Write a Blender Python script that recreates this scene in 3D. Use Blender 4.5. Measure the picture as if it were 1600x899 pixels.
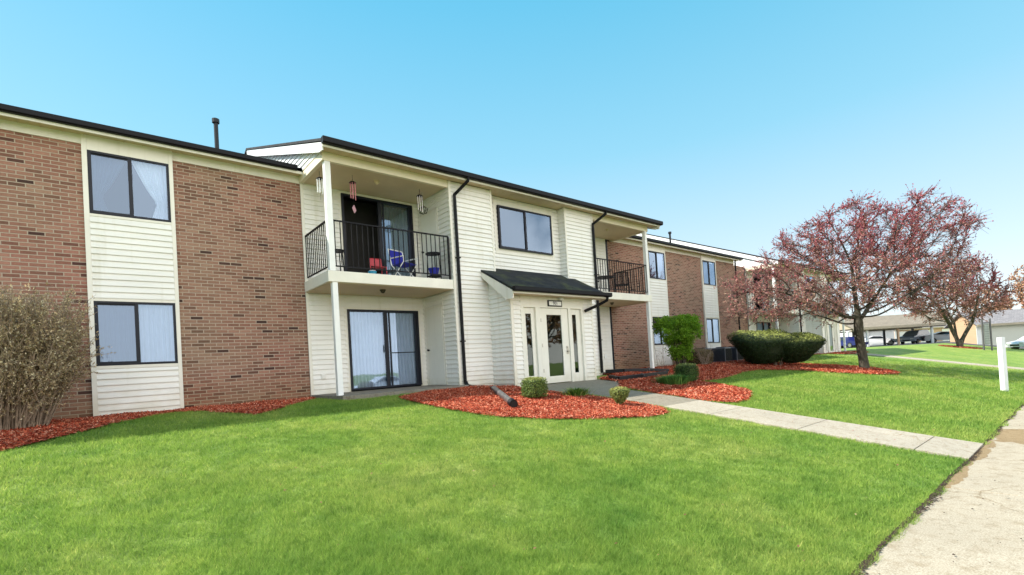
import bpy, bmesh, math, random
import numpy as np
from mathutils import Vector, Matrix, Quaternion
random.seed(7); rng = np.random.default_rng(11)
for o in list(bpy.data.objects): bpy.data.objects.remove(o, do_unlink=True)
SC = bpy.context.scene; COL = SC.collection
R = math.radians

# ------------------------------------------------------------------ camera, sky, sun, exposure
cam = bpy.data.cameras.new('camera'); camo = bpy.data.objects.new('camera', cam); COL.objects.link(camo)
YAW, PITCH, ROLL = R(40.24), R(1.02), R(-3.45)
fw = Vector((math.sin(YAW)*math.cos(PITCH), math.cos(YAW)*math.cos(PITCH), math.sin(PITCH)))
rt = Vector((math.cos(YAW), -math.sin(YAW), 0)); up = rt.cross(fw)
rr = rt*math.cos(ROLL) + up*math.sin(ROLL); uu = up*math.cos(ROLL) - rt*math.sin(ROLL)
camo.matrix_world = Matrix(((rr.x, uu.x, -fw.x, 0), (rr.y, uu.y, -fw.y, 0), (rr.z, uu.z, -fw.z, 0), (0, 0, 0, 1)))
cam.sensor_width = 36; cam.lens = 760/1600*36; cam.shift_y = (555-449.5)/1600
cam.clip_start = 0.05; cam.clip_end = 3000
SC.camera = camo
SUN_EL, SUN_AZ = R(47), R(-52)          # azimuth from +Y towards +X
world = bpy.data.worlds.new('World'); SC.world = world; world.use_nodes = True
wn = world.node_tree.nodes; wl = world.node_tree.links
bg = wn['Background']; sky = wn.new('ShaderNodeTexSky'); sky.sky_type = 'NISHITA'
sky.sun_disc = False; sky.sun_elevation = SUN_EL; sky.sun_rotation = SUN_AZ
sky.air_density = 1.0; sky.dust_density = 0.7; sky.ozone_density = 1.4; sky.altitude = 100
def wmath(op, a, b=0.0, c=None):
    n = wn.new('ShaderNodeMath'); n.operation = op
    for i, v in enumerate((a, b, c)):
        if v is None: continue
        if isinstance(v, (int, float)): n.inputs[i].default_value = v
        else: wl.new(v, n.inputs[i])
    return n.outputs[0]
def wmix(f, a, b, mode='MIX'):
    n = wn.new('ShaderNodeMix'); n.data_type = 'RGBA'; n.blend_type = mode
    for i, v in ((0, f), (6, a), (7, b)):
        if isinstance(v, (int, float)): n.inputs[i].default_value = v
        elif isinstance(v, tuple): n.inputs[i].default_value = (*v, 1)
        else: wl.new(v, n.inputs[i])
    return n.outputs[2]
wtc = wn.new('ShaderNodeTexCoord'); wsp = wn.new('ShaderNodeSeparateXYZ'); wl.new(wtc.outputs['Generated'], wsp.inputs[0])
wr = wn.new('ShaderNodeValToRGB'); we = wr.color_ramp.elements          # clear spring sky by elevation
K = 2.36
stops = [(0, (.82, .91, .96)), (.10, (.75, .88, .95)), (.22, (.57, .81, .93)), (.38, (.30, .71, .90)), (.60, (.125, .59, .85)), (1, (.05, .38, .70))]
we[0].position = 0; we[0].color = (*stops[0][1], 1); we[1].position = 1; we[1].color = (*stops[-1][1], 1)
for p, c in stops[1:-1]:
    q = we.new(p); q.color = (*c, 1)
wl.new(wsp.outputs[2], wr.inputs[0])
clear = wmix(1.0, wr.outputs[0], (K, K, K), 'MULTIPLY')
clear = wmix(.12, clear, sky.outputs[0])
# added unseen cloud bank behind the camera, brightening the shaded building front
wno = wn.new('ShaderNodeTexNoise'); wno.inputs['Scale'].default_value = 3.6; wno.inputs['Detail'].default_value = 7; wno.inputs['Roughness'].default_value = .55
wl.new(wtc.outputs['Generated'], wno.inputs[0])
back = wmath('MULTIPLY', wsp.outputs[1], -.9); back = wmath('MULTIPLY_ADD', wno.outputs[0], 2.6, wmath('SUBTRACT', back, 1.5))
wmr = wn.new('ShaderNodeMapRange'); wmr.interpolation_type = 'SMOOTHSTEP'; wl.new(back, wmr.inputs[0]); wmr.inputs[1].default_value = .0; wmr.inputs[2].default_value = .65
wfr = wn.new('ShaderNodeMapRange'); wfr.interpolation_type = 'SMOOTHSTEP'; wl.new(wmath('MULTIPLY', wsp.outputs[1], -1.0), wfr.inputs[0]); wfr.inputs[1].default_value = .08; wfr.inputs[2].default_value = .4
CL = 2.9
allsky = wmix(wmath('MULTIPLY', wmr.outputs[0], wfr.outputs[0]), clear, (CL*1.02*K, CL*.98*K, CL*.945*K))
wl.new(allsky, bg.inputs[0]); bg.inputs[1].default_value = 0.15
sl = bpy.data.lights.new('sun', 'SUN'); sl.energy = 3.2; sl.angle = R(0.53); sl.color = (1, .95, .87)
so = bpy.data.objects.new('sun', sl); COL.objects.link(so)
sd = Vector((math.sin(SUN_AZ)*math.cos(SUN_EL), math.cos(SUN_AZ)*math.cos(SUN_EL), math.sin(SUN_EL)))
so.rotation_euler = (-sd).to_track_quat('-Z', 'Y').to_euler(); so.location = (-20, 30, 40)
SC.view_settings.view_transform = 'Standard'; SC.view_settings.look = 'None'
SC.view_settings.exposure = 1.5; SC.view_settings.gamma = 1
SC.render.engine = 'CYCLES'

# ------------------------------------------------------------------ ground height
def g(X, Y):
    zs = -1.65 - .0135*(max(min(X, 40), -10) - 9)
    t = min(1, max(0, (Y-1.1)/8.6))
    return zs + (-.57-zs)*t - .085*max(0, 1-((X-9.9)/2.6)**4)*max(0, 1-abs(Y-9.9)/2.6)
def gA(X, Y):
    zs = -1.65 - .0135*(np.clip(X, -10, 40) - 9)
    t = np.clip((Y-1.1)/8.6, 0, 1)
    return zs + (-.57-zs)*t - .085*np.clip(1-((X-9.9)/2.6)**4, 0, 1)*np.clip(1-np.abs(Y-9.9)/2.6, 0, 1)

# ------------------------------------------------------------------ helpers
class MB:
    def __init__(s): s.v = []; s.f = []
    def face(s, *p):
        n = len(s.v); s.v += [tuple(q) for q in p]; s.f.append(tuple(range(n, n+len(p)))); return s
    def box(s, x0, x1, y0, y1, z0, z1):
        n = len(s.v)
        s.v += [(x, y, z) for z in (z0, z1) for x, y in ((x0, y0), (x1, y0), (x1, y1), (x0, y1))]
        for q in ((3, 2, 1, 0), (4, 5, 6, 7), (0, 1, 5, 4), (1, 2, 6, 5), (2, 3, 7, 6), (3, 0, 4, 7)):
            s.f.append(tuple(n+i for i in q))
        return s
    def prism(s, pts, vec):                   # closed polygon pts extruded along vec
        n = len(s.v); k = len(pts); vec = Vector(vec)
        s.v += [tuple(p) for p in pts] + [tuple(Vector(p)+vec) for p in pts]
        s.f.append(tuple(range(n+k-1, n-1, -1))); s.f.append(tuple(range(n+k, n+2*k)))
        for i in range(k):
            j = (i+1) % k; s.f.append((n+i, n+j, n+k+j, n+k+i))
        return s
    def tube(s, pts, rad, seg=8, caps=True):
        pts = [Vector(p) for p in pts]
        if not isinstance(rad, (list, tuple)): rad = [rad]*len(pts)
        n = len(s.v); prev = None
        for i, p in enumerate(pts):
            t = (pts[min(i+1, len(pts)-1)]-pts[max(i-1, 0)]).normalized()
            if prev is None:
                a = Vector((0, 0, 1)) if abs(t.z) < .9 else Vector((1, 0, 0)); u = t.cross(a).normalized()
            else: u = (prev - t*prev.dot(t)).normalized()
            prev = u; w = t.cross(u)
            for k in range(seg):
                a = 2*math.pi*k/seg; s.v.append(tuple(p+(u*math.cos(a)+w*math.sin(a))*rad[i]))
        for i in range(len(pts)-1):
            for k in range(seg):
                a, b = n+i*seg+k, n+i*seg+(k+1) % seg; s.f.append((a, b, b+seg, a+seg))
        if caps:
            s.f.append(tuple(n+k for k in reversed(range(seg)))); e = n+(len(pts)-1)*seg; s.f.append(tuple(e+k for k in range(seg)))
        return s
    def bar(s, a, b, w, h=None):              # square bar between two points
        h = h or w; a = Vector(a); b = Vector(b); t = (b-a).normalized()
        r = Vector((0, 0, 1)) if abs(t.z) < .9 else Vector((0, 1, 0))
        u = t.cross(r).normalized()*w/2; v = u.cross(t).normalized()*h/2
        return s.prism([a-u-v, a+u-v, a+u+v, a-u+v], b-a)
    def build(s, name, mat, parent=None, org=(0, 0, 0), label=None, kind=None, bevel=0, smooth=False):
        me = bpy.data.meshes.new(name)
        ox, oy, oz = org
        me.from_pydata([(x-ox, y-oy, z-oz) for x, y, z in s.v], [], s.f); me.validate()
        bm = bmesh.new(); bm.from_mesh(me); bmesh.ops.recalc_face_normals(bm, faces=bm.faces); bm.to_mesh(me); bm.free()
        if smooth:
            for p in me.polygons: p.use_smooth = True
        me.materials.append(mat)
        o = bpy.data.objects.new(name, me); COL.objects.link(o)
        if parent: o.parent = parent
        else: o.location = org
        if label: o['label'] = label
        if kind: o['kind'] = kind
        if bevel:
            m = o.modifiers.new('bevel', 'BEVEL'); m.width = bevel; m.segments = 2; m.limit_method = 'ANGLE'
        return o
def clusters(mb, tol=.02):
    """split a mesh builder into pieces that touch"""
    n = len(mb.v); par = list(range(n))
    def find(a):
        while par[a] != a: par[a] = par[par[a]]; a = par[a]
        return a
    for f in mb.f:
        for q in f[1:]:
            a, b = find(f[0]), find(q)
            if a != b: par[a] = b
    comp = {}
    for i, f in enumerate(mb.f): comp.setdefault(find(f[0]), []).append(i)
    cs = list(comp.values()); bb = []
    for c in cs:
        P = np.array([mb.v[k] for i in c for k in mb.f[i]]); bb.append((P.min(0)-tol, P.max(0)+tol))
    lo = np.array([b[0] for b in bb]); hi = np.array([b[1] for b in bb]); g_ = list(range(len(cs)))
    def f2(a):
        while g_[a] != a: a = g_[a]
        return a
    for i in range(len(cs)):
        hit = np.where(((lo[i] <= hi) & (lo <= hi[i])).all(1))[0]
        for j in hit:
            a, b = f2(i), f2(int(j))
            if a != b: g_[a] = b
    out = {}
    for i in range(len(cs)): out.setdefault(f2(i), []).extend(cs[i])
    res = []
    for fs in out.values():
        m = MB(); mp = {}
        for i in fs:
            q = []
            for k in mb.f[i]:
                if k not in mp: mp[k] = len(m.v); m.v.append(mb.v[k])
                q.append(mp[k])
            m.f.append(tuple(q))
        res.append(m)
    return res
def tag(o, label, cat, group=None):
    o['label'] = label; o['category'] = cat
    if group: o['group'] = group
    return o
def empty(name, loc, label, cat, group=None, rz=0):
    o = bpy.data.objects.new(name, None); COL.objects.link(o); o.location = loc; o.rotation_euler = (0, 0, rz)
    o.empty_display_size = .2
    return tag(o, label, cat, group)
def copy_tree(o, parent=None):
    c = o.copy(); COL.objects.link(c); c.parent = parent
    for ch in [k for k in bpy.data.objects if k.parent == o]: copy_tree(ch, c)
    return c
def quads_obj(name, V, C, mat, parent=None, label=None, kind=None):   # V (n,k,3) polygons, C (n,3) colours
    n, k = V.shape[:2]
    me = bpy.data.meshes.new(name); me.vertices.add(n*k); me.vertices.foreach_set('co', V.astype(np.float32).ravel())
    me.loops.add(n*k); me.loops.foreach_set('vertex_index', np.arange(n*k, dtype=np.int32))
    me.polygons.add(n); me.polygons.foreach_set('loop_start', np.arange(0, n*k, k, dtype=np.int32))
    me.polygons.foreach_set('loop_total', np.full(n, k, dtype=np.int32))
    me.update(calc_edges=True)
    if C is not None:
        at = me.color_attributes.new('leafcol', 'FLOAT_COLOR', 'POINT')
        A = np.ones((n, k, 4), np.float32); A[:, :, :3] = C[:, None, :]; at.data.foreach_set('color', A.ravel())
    me.materials.append(mat)
    o = bpy.data.objects.new(name, me); COL.objects.link(o)
    if parent: o.parent = parent
    if label: o['label'] = label
    if kind: o['kind'] = kind
    return o

# ------------------------------------------------------------------ materials
def nt(name):
    m = bpy.data.materials.new(name); m.use_nodes = True
    return m, m.node_tree.nodes, m.node_tree.links, m.node_tree.nodes['Principled BSDF']
def mat(name, col, rough=.6, var=.12, scale=3, bump=0, bscale=60, metal=0, spec=.5, col2=None, stretch=(1, 1, 1)):
    m, N, L, B = nt(name)
    tc = N.new('ShaderNodeTexCoord'); mp = N.new('ShaderNodeMapping'); mp.inputs[3].default_value = stretch
    L.new(tc.outputs['Object'], mp.inputs[0])
    no = N.new('ShaderNodeTexNoise'); no.inputs['Scale'].default_value = scale; no.inputs['Detail'].default_value = 6; no.inputs['Roughness'].default_value = .65
    L.new(mp.outputs[0], no.inputs[0])
    cr = N.new('ShaderNodeValToRGB'); c = Vector(col); c2 = Vector(col2) if col2 else c*(1+var)
    cr.color_ramp.elements[0].position = .3; cr.color_ramp.elements[1].position = .7
    cr.color_ramp.elements[0].color = (*(c*(1-var)), 1); cr.color_ramp.elements[1].color = (*c2, 1)
    L.new(no.outputs[0], cr.inputs[0]); L.new(cr.outputs[0], B.inputs['Base Color'])
    B.inputs['Roughness'].default_value = rough; B.inputs['Metallic'].default_value = metal
    B.inputs['Specular IOR Level'].default_value = spec
    if bump:
        n2 = N.new('ShaderNodeTexNoise'); n2.inputs['Scale'].default_value = bscale; n2.inputs['Detail'].default_value = 4
        L.new(mp.outputs[0], n2.inputs[0])
        b = N.new('ShaderNodeBump'); b.inputs['Strength'].default_value = bump; b.inputs['Distance'].default_value = .02
        L.new(n2.outputs[0], b.inputs['Height']); L.new(b.outputs[0], B.inputs['Normal'])
    return m
def math_node(N, L, op, a, b=None):
    n = N.new('ShaderNodeMath'); n.operation = op
    for i, v in enumerate((a, b)):
        if v is None: continue
        if isinstance(v, (int, float)): n.inputs[i].default_value = v
        else: L.new(v, n.inputs[i])
    return n.outputs[0]
def brick_mat():
    m, N, L, B = nt('brick')
    tc = N.new('ShaderNodeTexCoord'); sp = N.new('ShaderNodeSeparateXYZ'); L.new(tc.outputs['Object'], sp.inputs[0])
    u = math_node(N, L, 'ADD', sp.outputs[0], sp.outputs[1]); cb = N.new('ShaderNodeCombineXYZ')
    L.new(u, cb.inputs[0]); L.new(sp.outputs[2], cb.inputs[1])
    def bt():
        b = N.new('ShaderNodeTexBrick'); L.new(cb.outputs[0], b.inputs['Vector']); b.offset = .5; b.squash = 1
        b.inputs['Scale'].default_value = 1; b.inputs['Brick Width'].default_value = .23; b.inputs['Row Height'].default_value = .072
        b.inputs['Mortar Size'].default_value = .0095; b.inputs['Mortar Smooth'].default_value = .25; b.inputs['Bias'].default_value = 0
        b.inputs['Color1'].default_value = (0, 0, 0, 1); b.inputs['Color2'].default_value = (1, 1, 1, 1); b.inputs['Mortar'].default_value = (.5, .5, .5, 1)
        return b
    b = bt()
    cr = N.new('ShaderNodeValToRGB'); r = cr.color_ramp; r.interpolation = 'LINEAR'
    cols = [(0, (.06, .036, .032)), (.022, (.09, .052, .042)), (.035, (.15, .085, .062)), (.2, (.225, .125, .09)), (.5, (.285, .16, .117)), (.8, (.335, .21, .153)), (1, (.255, .135, .10))]
    r.elements[0].color = (*cols[0][1], 1); r.elements[1].position = 1; r.elements[1].color = (*cols[-1][1], 1)
    for p, c in cols[1:-1]:
        e = r.elements.new(p); e.color = (*c, 1)
    L.new(b.outputs['Color'], cr.inputs[0])
    no = N.new('ShaderNodeTexNoise'); no.inputs['Scale'].default_value = .55; no.inputs['Detail'].default_value = 5; L.new(tc.outputs['Object'], no.inputs[0])
    c2 = N.new('ShaderNodeValToRGB'); c2.color_ramp.elements[0].position = .35; c2.color_ramp.elements[1].position = .65
    c2.color_ramp.elements[0].color = (.95, 1.0, .95, 1); c2.color_ramp.elements[1].color = (1.1, .88, .9, 1); L.new(no.outputs[0], c2.inputs[0])
    n3 = N.new('ShaderNodeTexNoise'); n3.inputs['Scale'].default_value = 26; n3.inputs['Detail'].default_value = 3; L.new(tc.outputs['Object'], n3.inputs[0])
    c3 = N.new('ShaderNodeValToRGB'); c3.color_ramp.elements[0].color = (.75, .75, .75, 1); c3.color_ramp.elements[1].color = (1.22, 1.2, 1.18, 1); L.new(n3.outputs[0], c3.inputs[0])
    m1 = N.new('ShaderNodeMix'); m1.data_type = 'RGBA'; m1.blend_type = 'MULTIPLY'; m1.inputs[0].default_value = 1
    L.new(cr.outputs[0], m1.inputs[6]); L.new(c2.outputs[0], m1.inputs[7])
    m2 = N.new('ShaderNodeMix'); m2.data_type = 'RGBA'; m2.blend_type = 'MULTIPLY'; m2.inputs[0].default_value = 1
    L.new(m1.outputs[2], m2.inputs[6]); L.new(c3.outputs[0], m2.inputs[7])
    m3 = N.new('ShaderNodeMix'); m3.data_type = 'RGBA'; L.new(b.outputs['Fac'], m3.inputs[0]); L.new(m2.outputs[2], m3.inputs[6])
    m3.inputs[7].default_value = (.42, .33, .255, 1)
    mr = N.new('ShaderNodeMapRange'); L.new(math_node(N, L, 'MULTIPLY_ADD', no.outputs[0], -.9), mr.inputs[0]); L.new(sp.outputs[2], mr.inputs[0].links[0].from_node.inputs[2]); mr.inputs[1].default_value = -.45; mr.inputs[2].default_value = .35; mr.inputs[3].default_value = .75; mr.inputs[4].default_value = 0
    m4 = N.new('ShaderNodeMix'); m4.data_type = 'RGBA'; m4.blend_type = 'MULTIPLY'; L.new(mr.outputs[0], m4.inputs[0]); L.new(m3.outputs[2], m4.inputs[6]); m4.inputs[7].default_value = (.72, .70, .50, 1)   # damp, mossy foot of the wall
    L.new(m4.outputs[2], B.inputs['Base Color'])
    B.inputs['Roughness'].default_value = .9; B.inputs['Specular IOR Level'].default_value = .2
    bp = N.new('ShaderNodeBump'); bp.inputs['Strength'].default_value = .9; bp.inputs['Distance'].default_value = .012; bp.invert = True
    h = math_node(N, L, 'MULTIPLY_ADD', n3.outputs[0], -.35); h.node.inputs[2].default_value = 0; L.new(b.outputs['Fac'], h.node.inputs[2])
    L.new(h, bp.inputs['Height']); L.new(bp.outputs[0], B.inputs['Normal'])
    return m
def glass_mat(name='window_glass', tint=(.72, .78, .84), refl=1.0, coat=(.55, .72, .95)):
    m = bpy.data.materials.new(name); m.use_nodes = True; N = m.node_tree.nodes; L = m.node_tree.links
    for n in list(N):
        if n.type != 'OUTPUT_MATERIAL': N.remove(n)
    out = [n for n in N if n.type == 'OUTPUT_MATERIAL'][0]
    t = N.new('ShaderNodeBsdfTransparent'); t.inputs[0].default_value = (*tint, 1)
    gl = N.new('ShaderNodeBsdfGlossy'); gl.inputs['Roughness'].default_value = .02; gl.inputs[0].default_value = (*coat, 1)
    fr = N.new('ShaderNodeFresnel'); fr.inputs[0].default_value = 1.55
    f = math_node(N, L, 'MULTIPLY', fr.outputs[0], 1.5*refl); f.node.use_clamp = True
    f = math_node(N, L, 'ADD', f, .05 if refl > 1.5 else .0)
    tc = N.new('ShaderNodeTexCoord'); no = N.new('ShaderNodeTexNoise'); no.inputs['Scale'].default_value = 1.3; L.new(tc.outputs['Object'], no.inputs[0])
    bp = N.new('ShaderNodeBump'); bp.inputs['Strength'].default_value = .05; bp.inputs['Distance'].default_value = .02; L.new(no.outputs[0], bp.inputs['Height'])
    L.new(bp.outputs[0], gl.inputs['Normal'])
    mx = N.new('ShaderNodeMixShader'); L.new(f, mx.inputs[0]); L.new(t.outputs[0], mx.inputs[1]); L.new(gl.outputs[0], mx.inputs[2]); L.new(mx.outputs[0], out.inputs[0])
    return m
def leaf_mat(name, trans=.35, rough=.6):
    m, N, L, B = nt(name)
    at = N.new('ShaderNodeAttribute'); at.attribute_name = 'leafcol'; L.new(at.outputs['Color'], B.inputs['Base Color'])
    B.inputs['Roughness'].default_value = rough; B.inputs['Specular IOR Level'].default_value = .25
    tr = N.new('ShaderNodeBsdfTranslucent'); L.new(at.outputs['Color'], tr.inputs[0])
    mx = N.new('ShaderNodeMixShader'); mx.inputs[0].default_value = trans
    out = [n for n in N if n.type == 'OUTPUT_MATERIAL'][0]
    L.new(B.outputs[0], mx.inputs[1]); L.new(tr.outputs[0], mx.inputs[2]); L.new(mx.outputs[0], out.inputs[0])
    return m
def concrete_mat(name, col, stain=None, stains=()):
    m, N, L, B = nt(name)
    tc = N.new('ShaderNodeTexCoord')
    def noise(s, d=6, r=.6):
        n = N.new('ShaderNodeTexNoise'); n.inputs['Scale'].default_value = s; n.inputs['Detail'].default_value = d; n.inputs['Roughness'].default_value = r; L.new(tc.outputs['Object'], n.inputs[0]); return n.outputs[0]
    def ramp(i, p0, c0, p1, c1):
        r = N.new('ShaderNodeValToRGB'); r.color_ramp.elements[0].position = p0; r.color_ramp.elements[1].position = p1
        r.color_ramp.elements[0].color = (*c0, 1); r.color_ramp.elements[1].color = (*c1, 1); L.new(i, r.inputs[0]); return r.outputs[0]
    c = Vector(col)
    base = ramp(noise(.9), .3, c*.9, .7, c*1.08)
    def mul(a, b):
        x = N.new('ShaderNodeMix'); x.data_type = 'RGBA'; x.blend_type = 'MULTIPLY'; x.inputs[0].default_value = 1; L.new(a, x.inputs[6]); L.new(b, x.inputs[7]); return x.outputs[2]
    base = mul(base, ramp(noise(95, 3), .3, (.62, .58, .52), .62, (1.1, 1.1, 1.1)))
    base = mul(base, ramp(noise(9, 5, .7), .34, (.8, .76, .7), .5, (1, 1, 1)))
    sp = ramp(noise(24, 2, .5), .72, (1, 1, 1), .76, (.45, .4, .34)); base = mul(base, sp)
    vo = N.new('ShaderNodeTexVoronoi'); vo.feature = 'DISTANCE_TO_EDGE'; vo.inputs['Scale'].default_value = .33
    dn = N.new('ShaderNodeTexNoise'); dn.inputs['Scale'].default_value = 2.5; dn.inputs['Detail'].default_value = 6; L.new(tc.outputs['Object'], dn.inputs[0])
    va = N.new('ShaderNodeMix'); va.data_type = 'RGBA'; va.blend_type = 'ADD'; va.inputs[0].default_value = .45; L.new(tc.outputs['Object'], va.inputs[6]); L.new(dn.outputs['Color'], va.inputs[7]); L.new(va.outputs[2], vo.inputs['Vector'])
    base = mul(base, ramp(vo.outputs['Distance'], .0004, (.66, .6, .52), .0013, (1, 1, 1)))
    if stains:                                  # damp brown runs with ragged edges
        ps = N.new('ShaderNodeSeparateXYZ'); L.new(tc.outputs['Object'], ps.inputs[0]); best = None; nn = noise(3.2, 6, .62)
        for cx, cy, rx, ry in stains:
            dx = math_node(N, L, 'MULTIPLY_ADD', ps.outputs[0], 1/rx); dx.node.inputs[2].default_value = -cx/rx
            dy = math_node(N, L, 'MULTIPLY_ADD', ps.outputs[1], 1/ry); dy.node.inputs[2].default_value = -cy/ry
            d = math_node(N, L, 'ADD', math_node(N, L, 'POWER', math_node(N, L, 'ABSOLUTE', dx), 2.0), math_node(N, L, 'POWER', math_node(N, L, 'ABSOLUTE', dy), 2.0))
            best = d if best is None else math_node(N, L, 'MINIMUM', best, d)
        e = math_node(N, L, 'MULTIPLY_ADD', nn, 2.6, ); L.new(best, e.node.inputs[2])
        mr = N.new('ShaderNodeMapRange'); L.new(e, mr.inputs[0]); mr.inputs[1].default_value = 2.2; mr.inputs[2].default_value = 2.3; mr.inputs[3].default_value = 1; mr.inputs[4].default_value = 0
        x = N.new('ShaderNodeMix'); x.data_type = 'RGBA'; x.blend_type = 'MULTIPLY'; L.new(mr.outputs[0], x.inputs[0]); L.new(base, x.inputs[6]); x.inputs[7].default_value = (.68, .56, .40, 1); base = x.outputs[2]
    L.new(base, B.inputs['Base Color']); B.inputs['Roughness'].default_value = .88; B.inputs['Specular IOR Level'].default_value = .25
    b = N.new('ShaderNodeBump'); b.inputs['Strength'].default_value = .5; b.inputs['Distance'].default_value = .006; L.new(noise(120, 3), b.inputs['Height']); L.new(b.outputs[0], B.inputs['Normal'])
    return m

M = {}
M['brick'] = brick_mat()
M['siding'] = mat('vinyl_siding', (.785, .765, .715), .5, .06, 1.6, stretch=(.5, .5, 2.2))
def weather(m, top=.55, col=(.78, .76, .66)):
    """splash-back dirt low on a wall and faint vertical run marks"""
    N, L = m.node_tree.nodes, m.node_tree.links; B = N['Principled BSDF']; src = B.inputs['Base Color'].links[0].from_socket
    tc = N.new('ShaderNodeTexCoord'); sp = N.new('ShaderNodeSeparateXYZ'); L.new(tc.outputs['Object'], sp.inputs[0])
    mp = N.new('ShaderNodeMapping'); mp.inputs[3].default_value = (5, 5, .35); L.new(tc.outputs['Object'], mp.inputs[0])
    n1 = N.new('ShaderNodeTexNoise'); n1.inputs['Scale'].default_value = 1.5; n1.inputs['Detail'].default_value = 5; L.new(mp.outputs[0], n1.inputs[0])
    r1 = N.new('ShaderNodeMapRange'); L.new(n1.outputs[0], r1.inputs[0]); r1.inputs[1].default_value = .55; r1.inputs[2].default_value = .75; r1.inputs[3].default_value = 0; r1.inputs[4].default_value = .45
    n2 = N.new('ShaderNodeTexNoise'); n2.inputs['Scale'].default_value = 4; n2.inputs['Detail'].default_value = 6; L.new(tc.outputs['Object'], n2.inputs[0])
    a = math_node(N, L, 'MULTIPLY_ADD', n2.outputs[0], -.8); L.new(sp.outputs[2], a.node.inputs[2])
    r2 = N.new('ShaderNodeMapRange'); L.new(a, r2.inputs[0]); r2.inputs[1].default_value = -.4; r2.inputs[2].default_value = top-.4; r2.inputs[3].default_value = .9; r2.inputs[4].default_value = 0
    f = math_node(N, L, 'MAXIMUM', r1.outputs[0], r2.outputs[0])
    x = N.new('ShaderNodeMix'); x.data_type = 'RGBA'; x.blend_type = 'MULTIPLY'; L.new(f, x.inputs[0]); L.new(src, x.inputs[6]); x.inputs[7].default_value = (*col, 1); L.new(x.outputs[2], B.inputs['Base Color'])
weather(M['siding'])
M['trim'] = mat('cream_trim', (.77, .735, .65), .5, .05, 2)
M['beam'] = mat('painted_beam', (.73, .66, .50), .55, .06, 1.5)
M['soffit'] = mat('soffit', (.58, .47, .31), .6, .07, 2)
M['door'] = mat('door_paint', (.76, .74, .66), .4, .03, 2)
M['white'] = mat('white_paint', (.8, .8, .78), .45, .04, 3)
M['bronze'] = mat('bronze_frame', (.006, .008, .016), .45, .15, 4, spec=.3)
M['black'] = mat('black_metal', (.004, .004, .006), .5, .2, 4, spec=.2)
M['blackplastic'] = mat('black_plastic', (.007, .007, .009), .4, .2, 6, spec=.35)
M['glass'] = glass_mat(refl=2.1); M['screenglass'] = glass_mat('screened_glass', (.24, .30, .38), 1.8)
M['doorglass'] = glass_mat('entry_glass', (.25, .3, .27), .9, (.9, 1, .95))
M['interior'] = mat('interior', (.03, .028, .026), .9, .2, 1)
M['curtain'] = mat('curtain_fabric', (.74, .77, .84), .9, .04, 5)
M['blind'] = mat('vertical_blinds', (.74, .77, .82), .6, .04, 4)
M['darkblind'] = mat('dark_blinds', (.22, .26, .25), .7, .1, 4)  # dark grey-green blinds of the upper balcony door
weather(M['trim']); weather(M['door'], .3, (.86, .85, .8))
M['slab'] = mat('slab_paint', (.76, .73, .64), .6, .07, 2.2, bump=.1)
M['concrete'] = concrete_mat('concrete', (.40, .36, .29))
M['walk'] = concrete_mat('sidewalk_concrete', (.39, .342, .262), stains=((11.4, .7, 1.0, .5), (9.6, 1.12, 1.6, .16), (7.6, 1.12, .9, .13), (12.6, 0, 1.5, .25)))
M['shadeconcrete'] = concrete_mat('shaded_concrete', (.25, .225, .175))  # path concrete darkened: the building's shade painted into its colour
M['patio'] = concrete_mat('patio_concrete', (.23, .21, .175))
M['asphalt'] = mat('asphalt', (.07, .07, .072), .9, .2, 8, bump=.3, bscale=150)
M['bark'] = mat('bark', (.035, .027, .02), .95, .4, 12, bump=.9, bscale=30, col2=(.10, .09, .06), stretch=(1, 1, .3))
M['twig'] = mat('twig', (.26, .19, .14), .9, .3, 9)
M['darktwig'] = mat('dark_twig', (.11, .07, .06), .9, .3, 9)
M['leaf'] = leaf_mat('leaf')
M['clippedleaf'] = leaf_mat('clipped_leaf', .2)
M['petal'] = leaf_mat('bud_leaf', .3)
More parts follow.
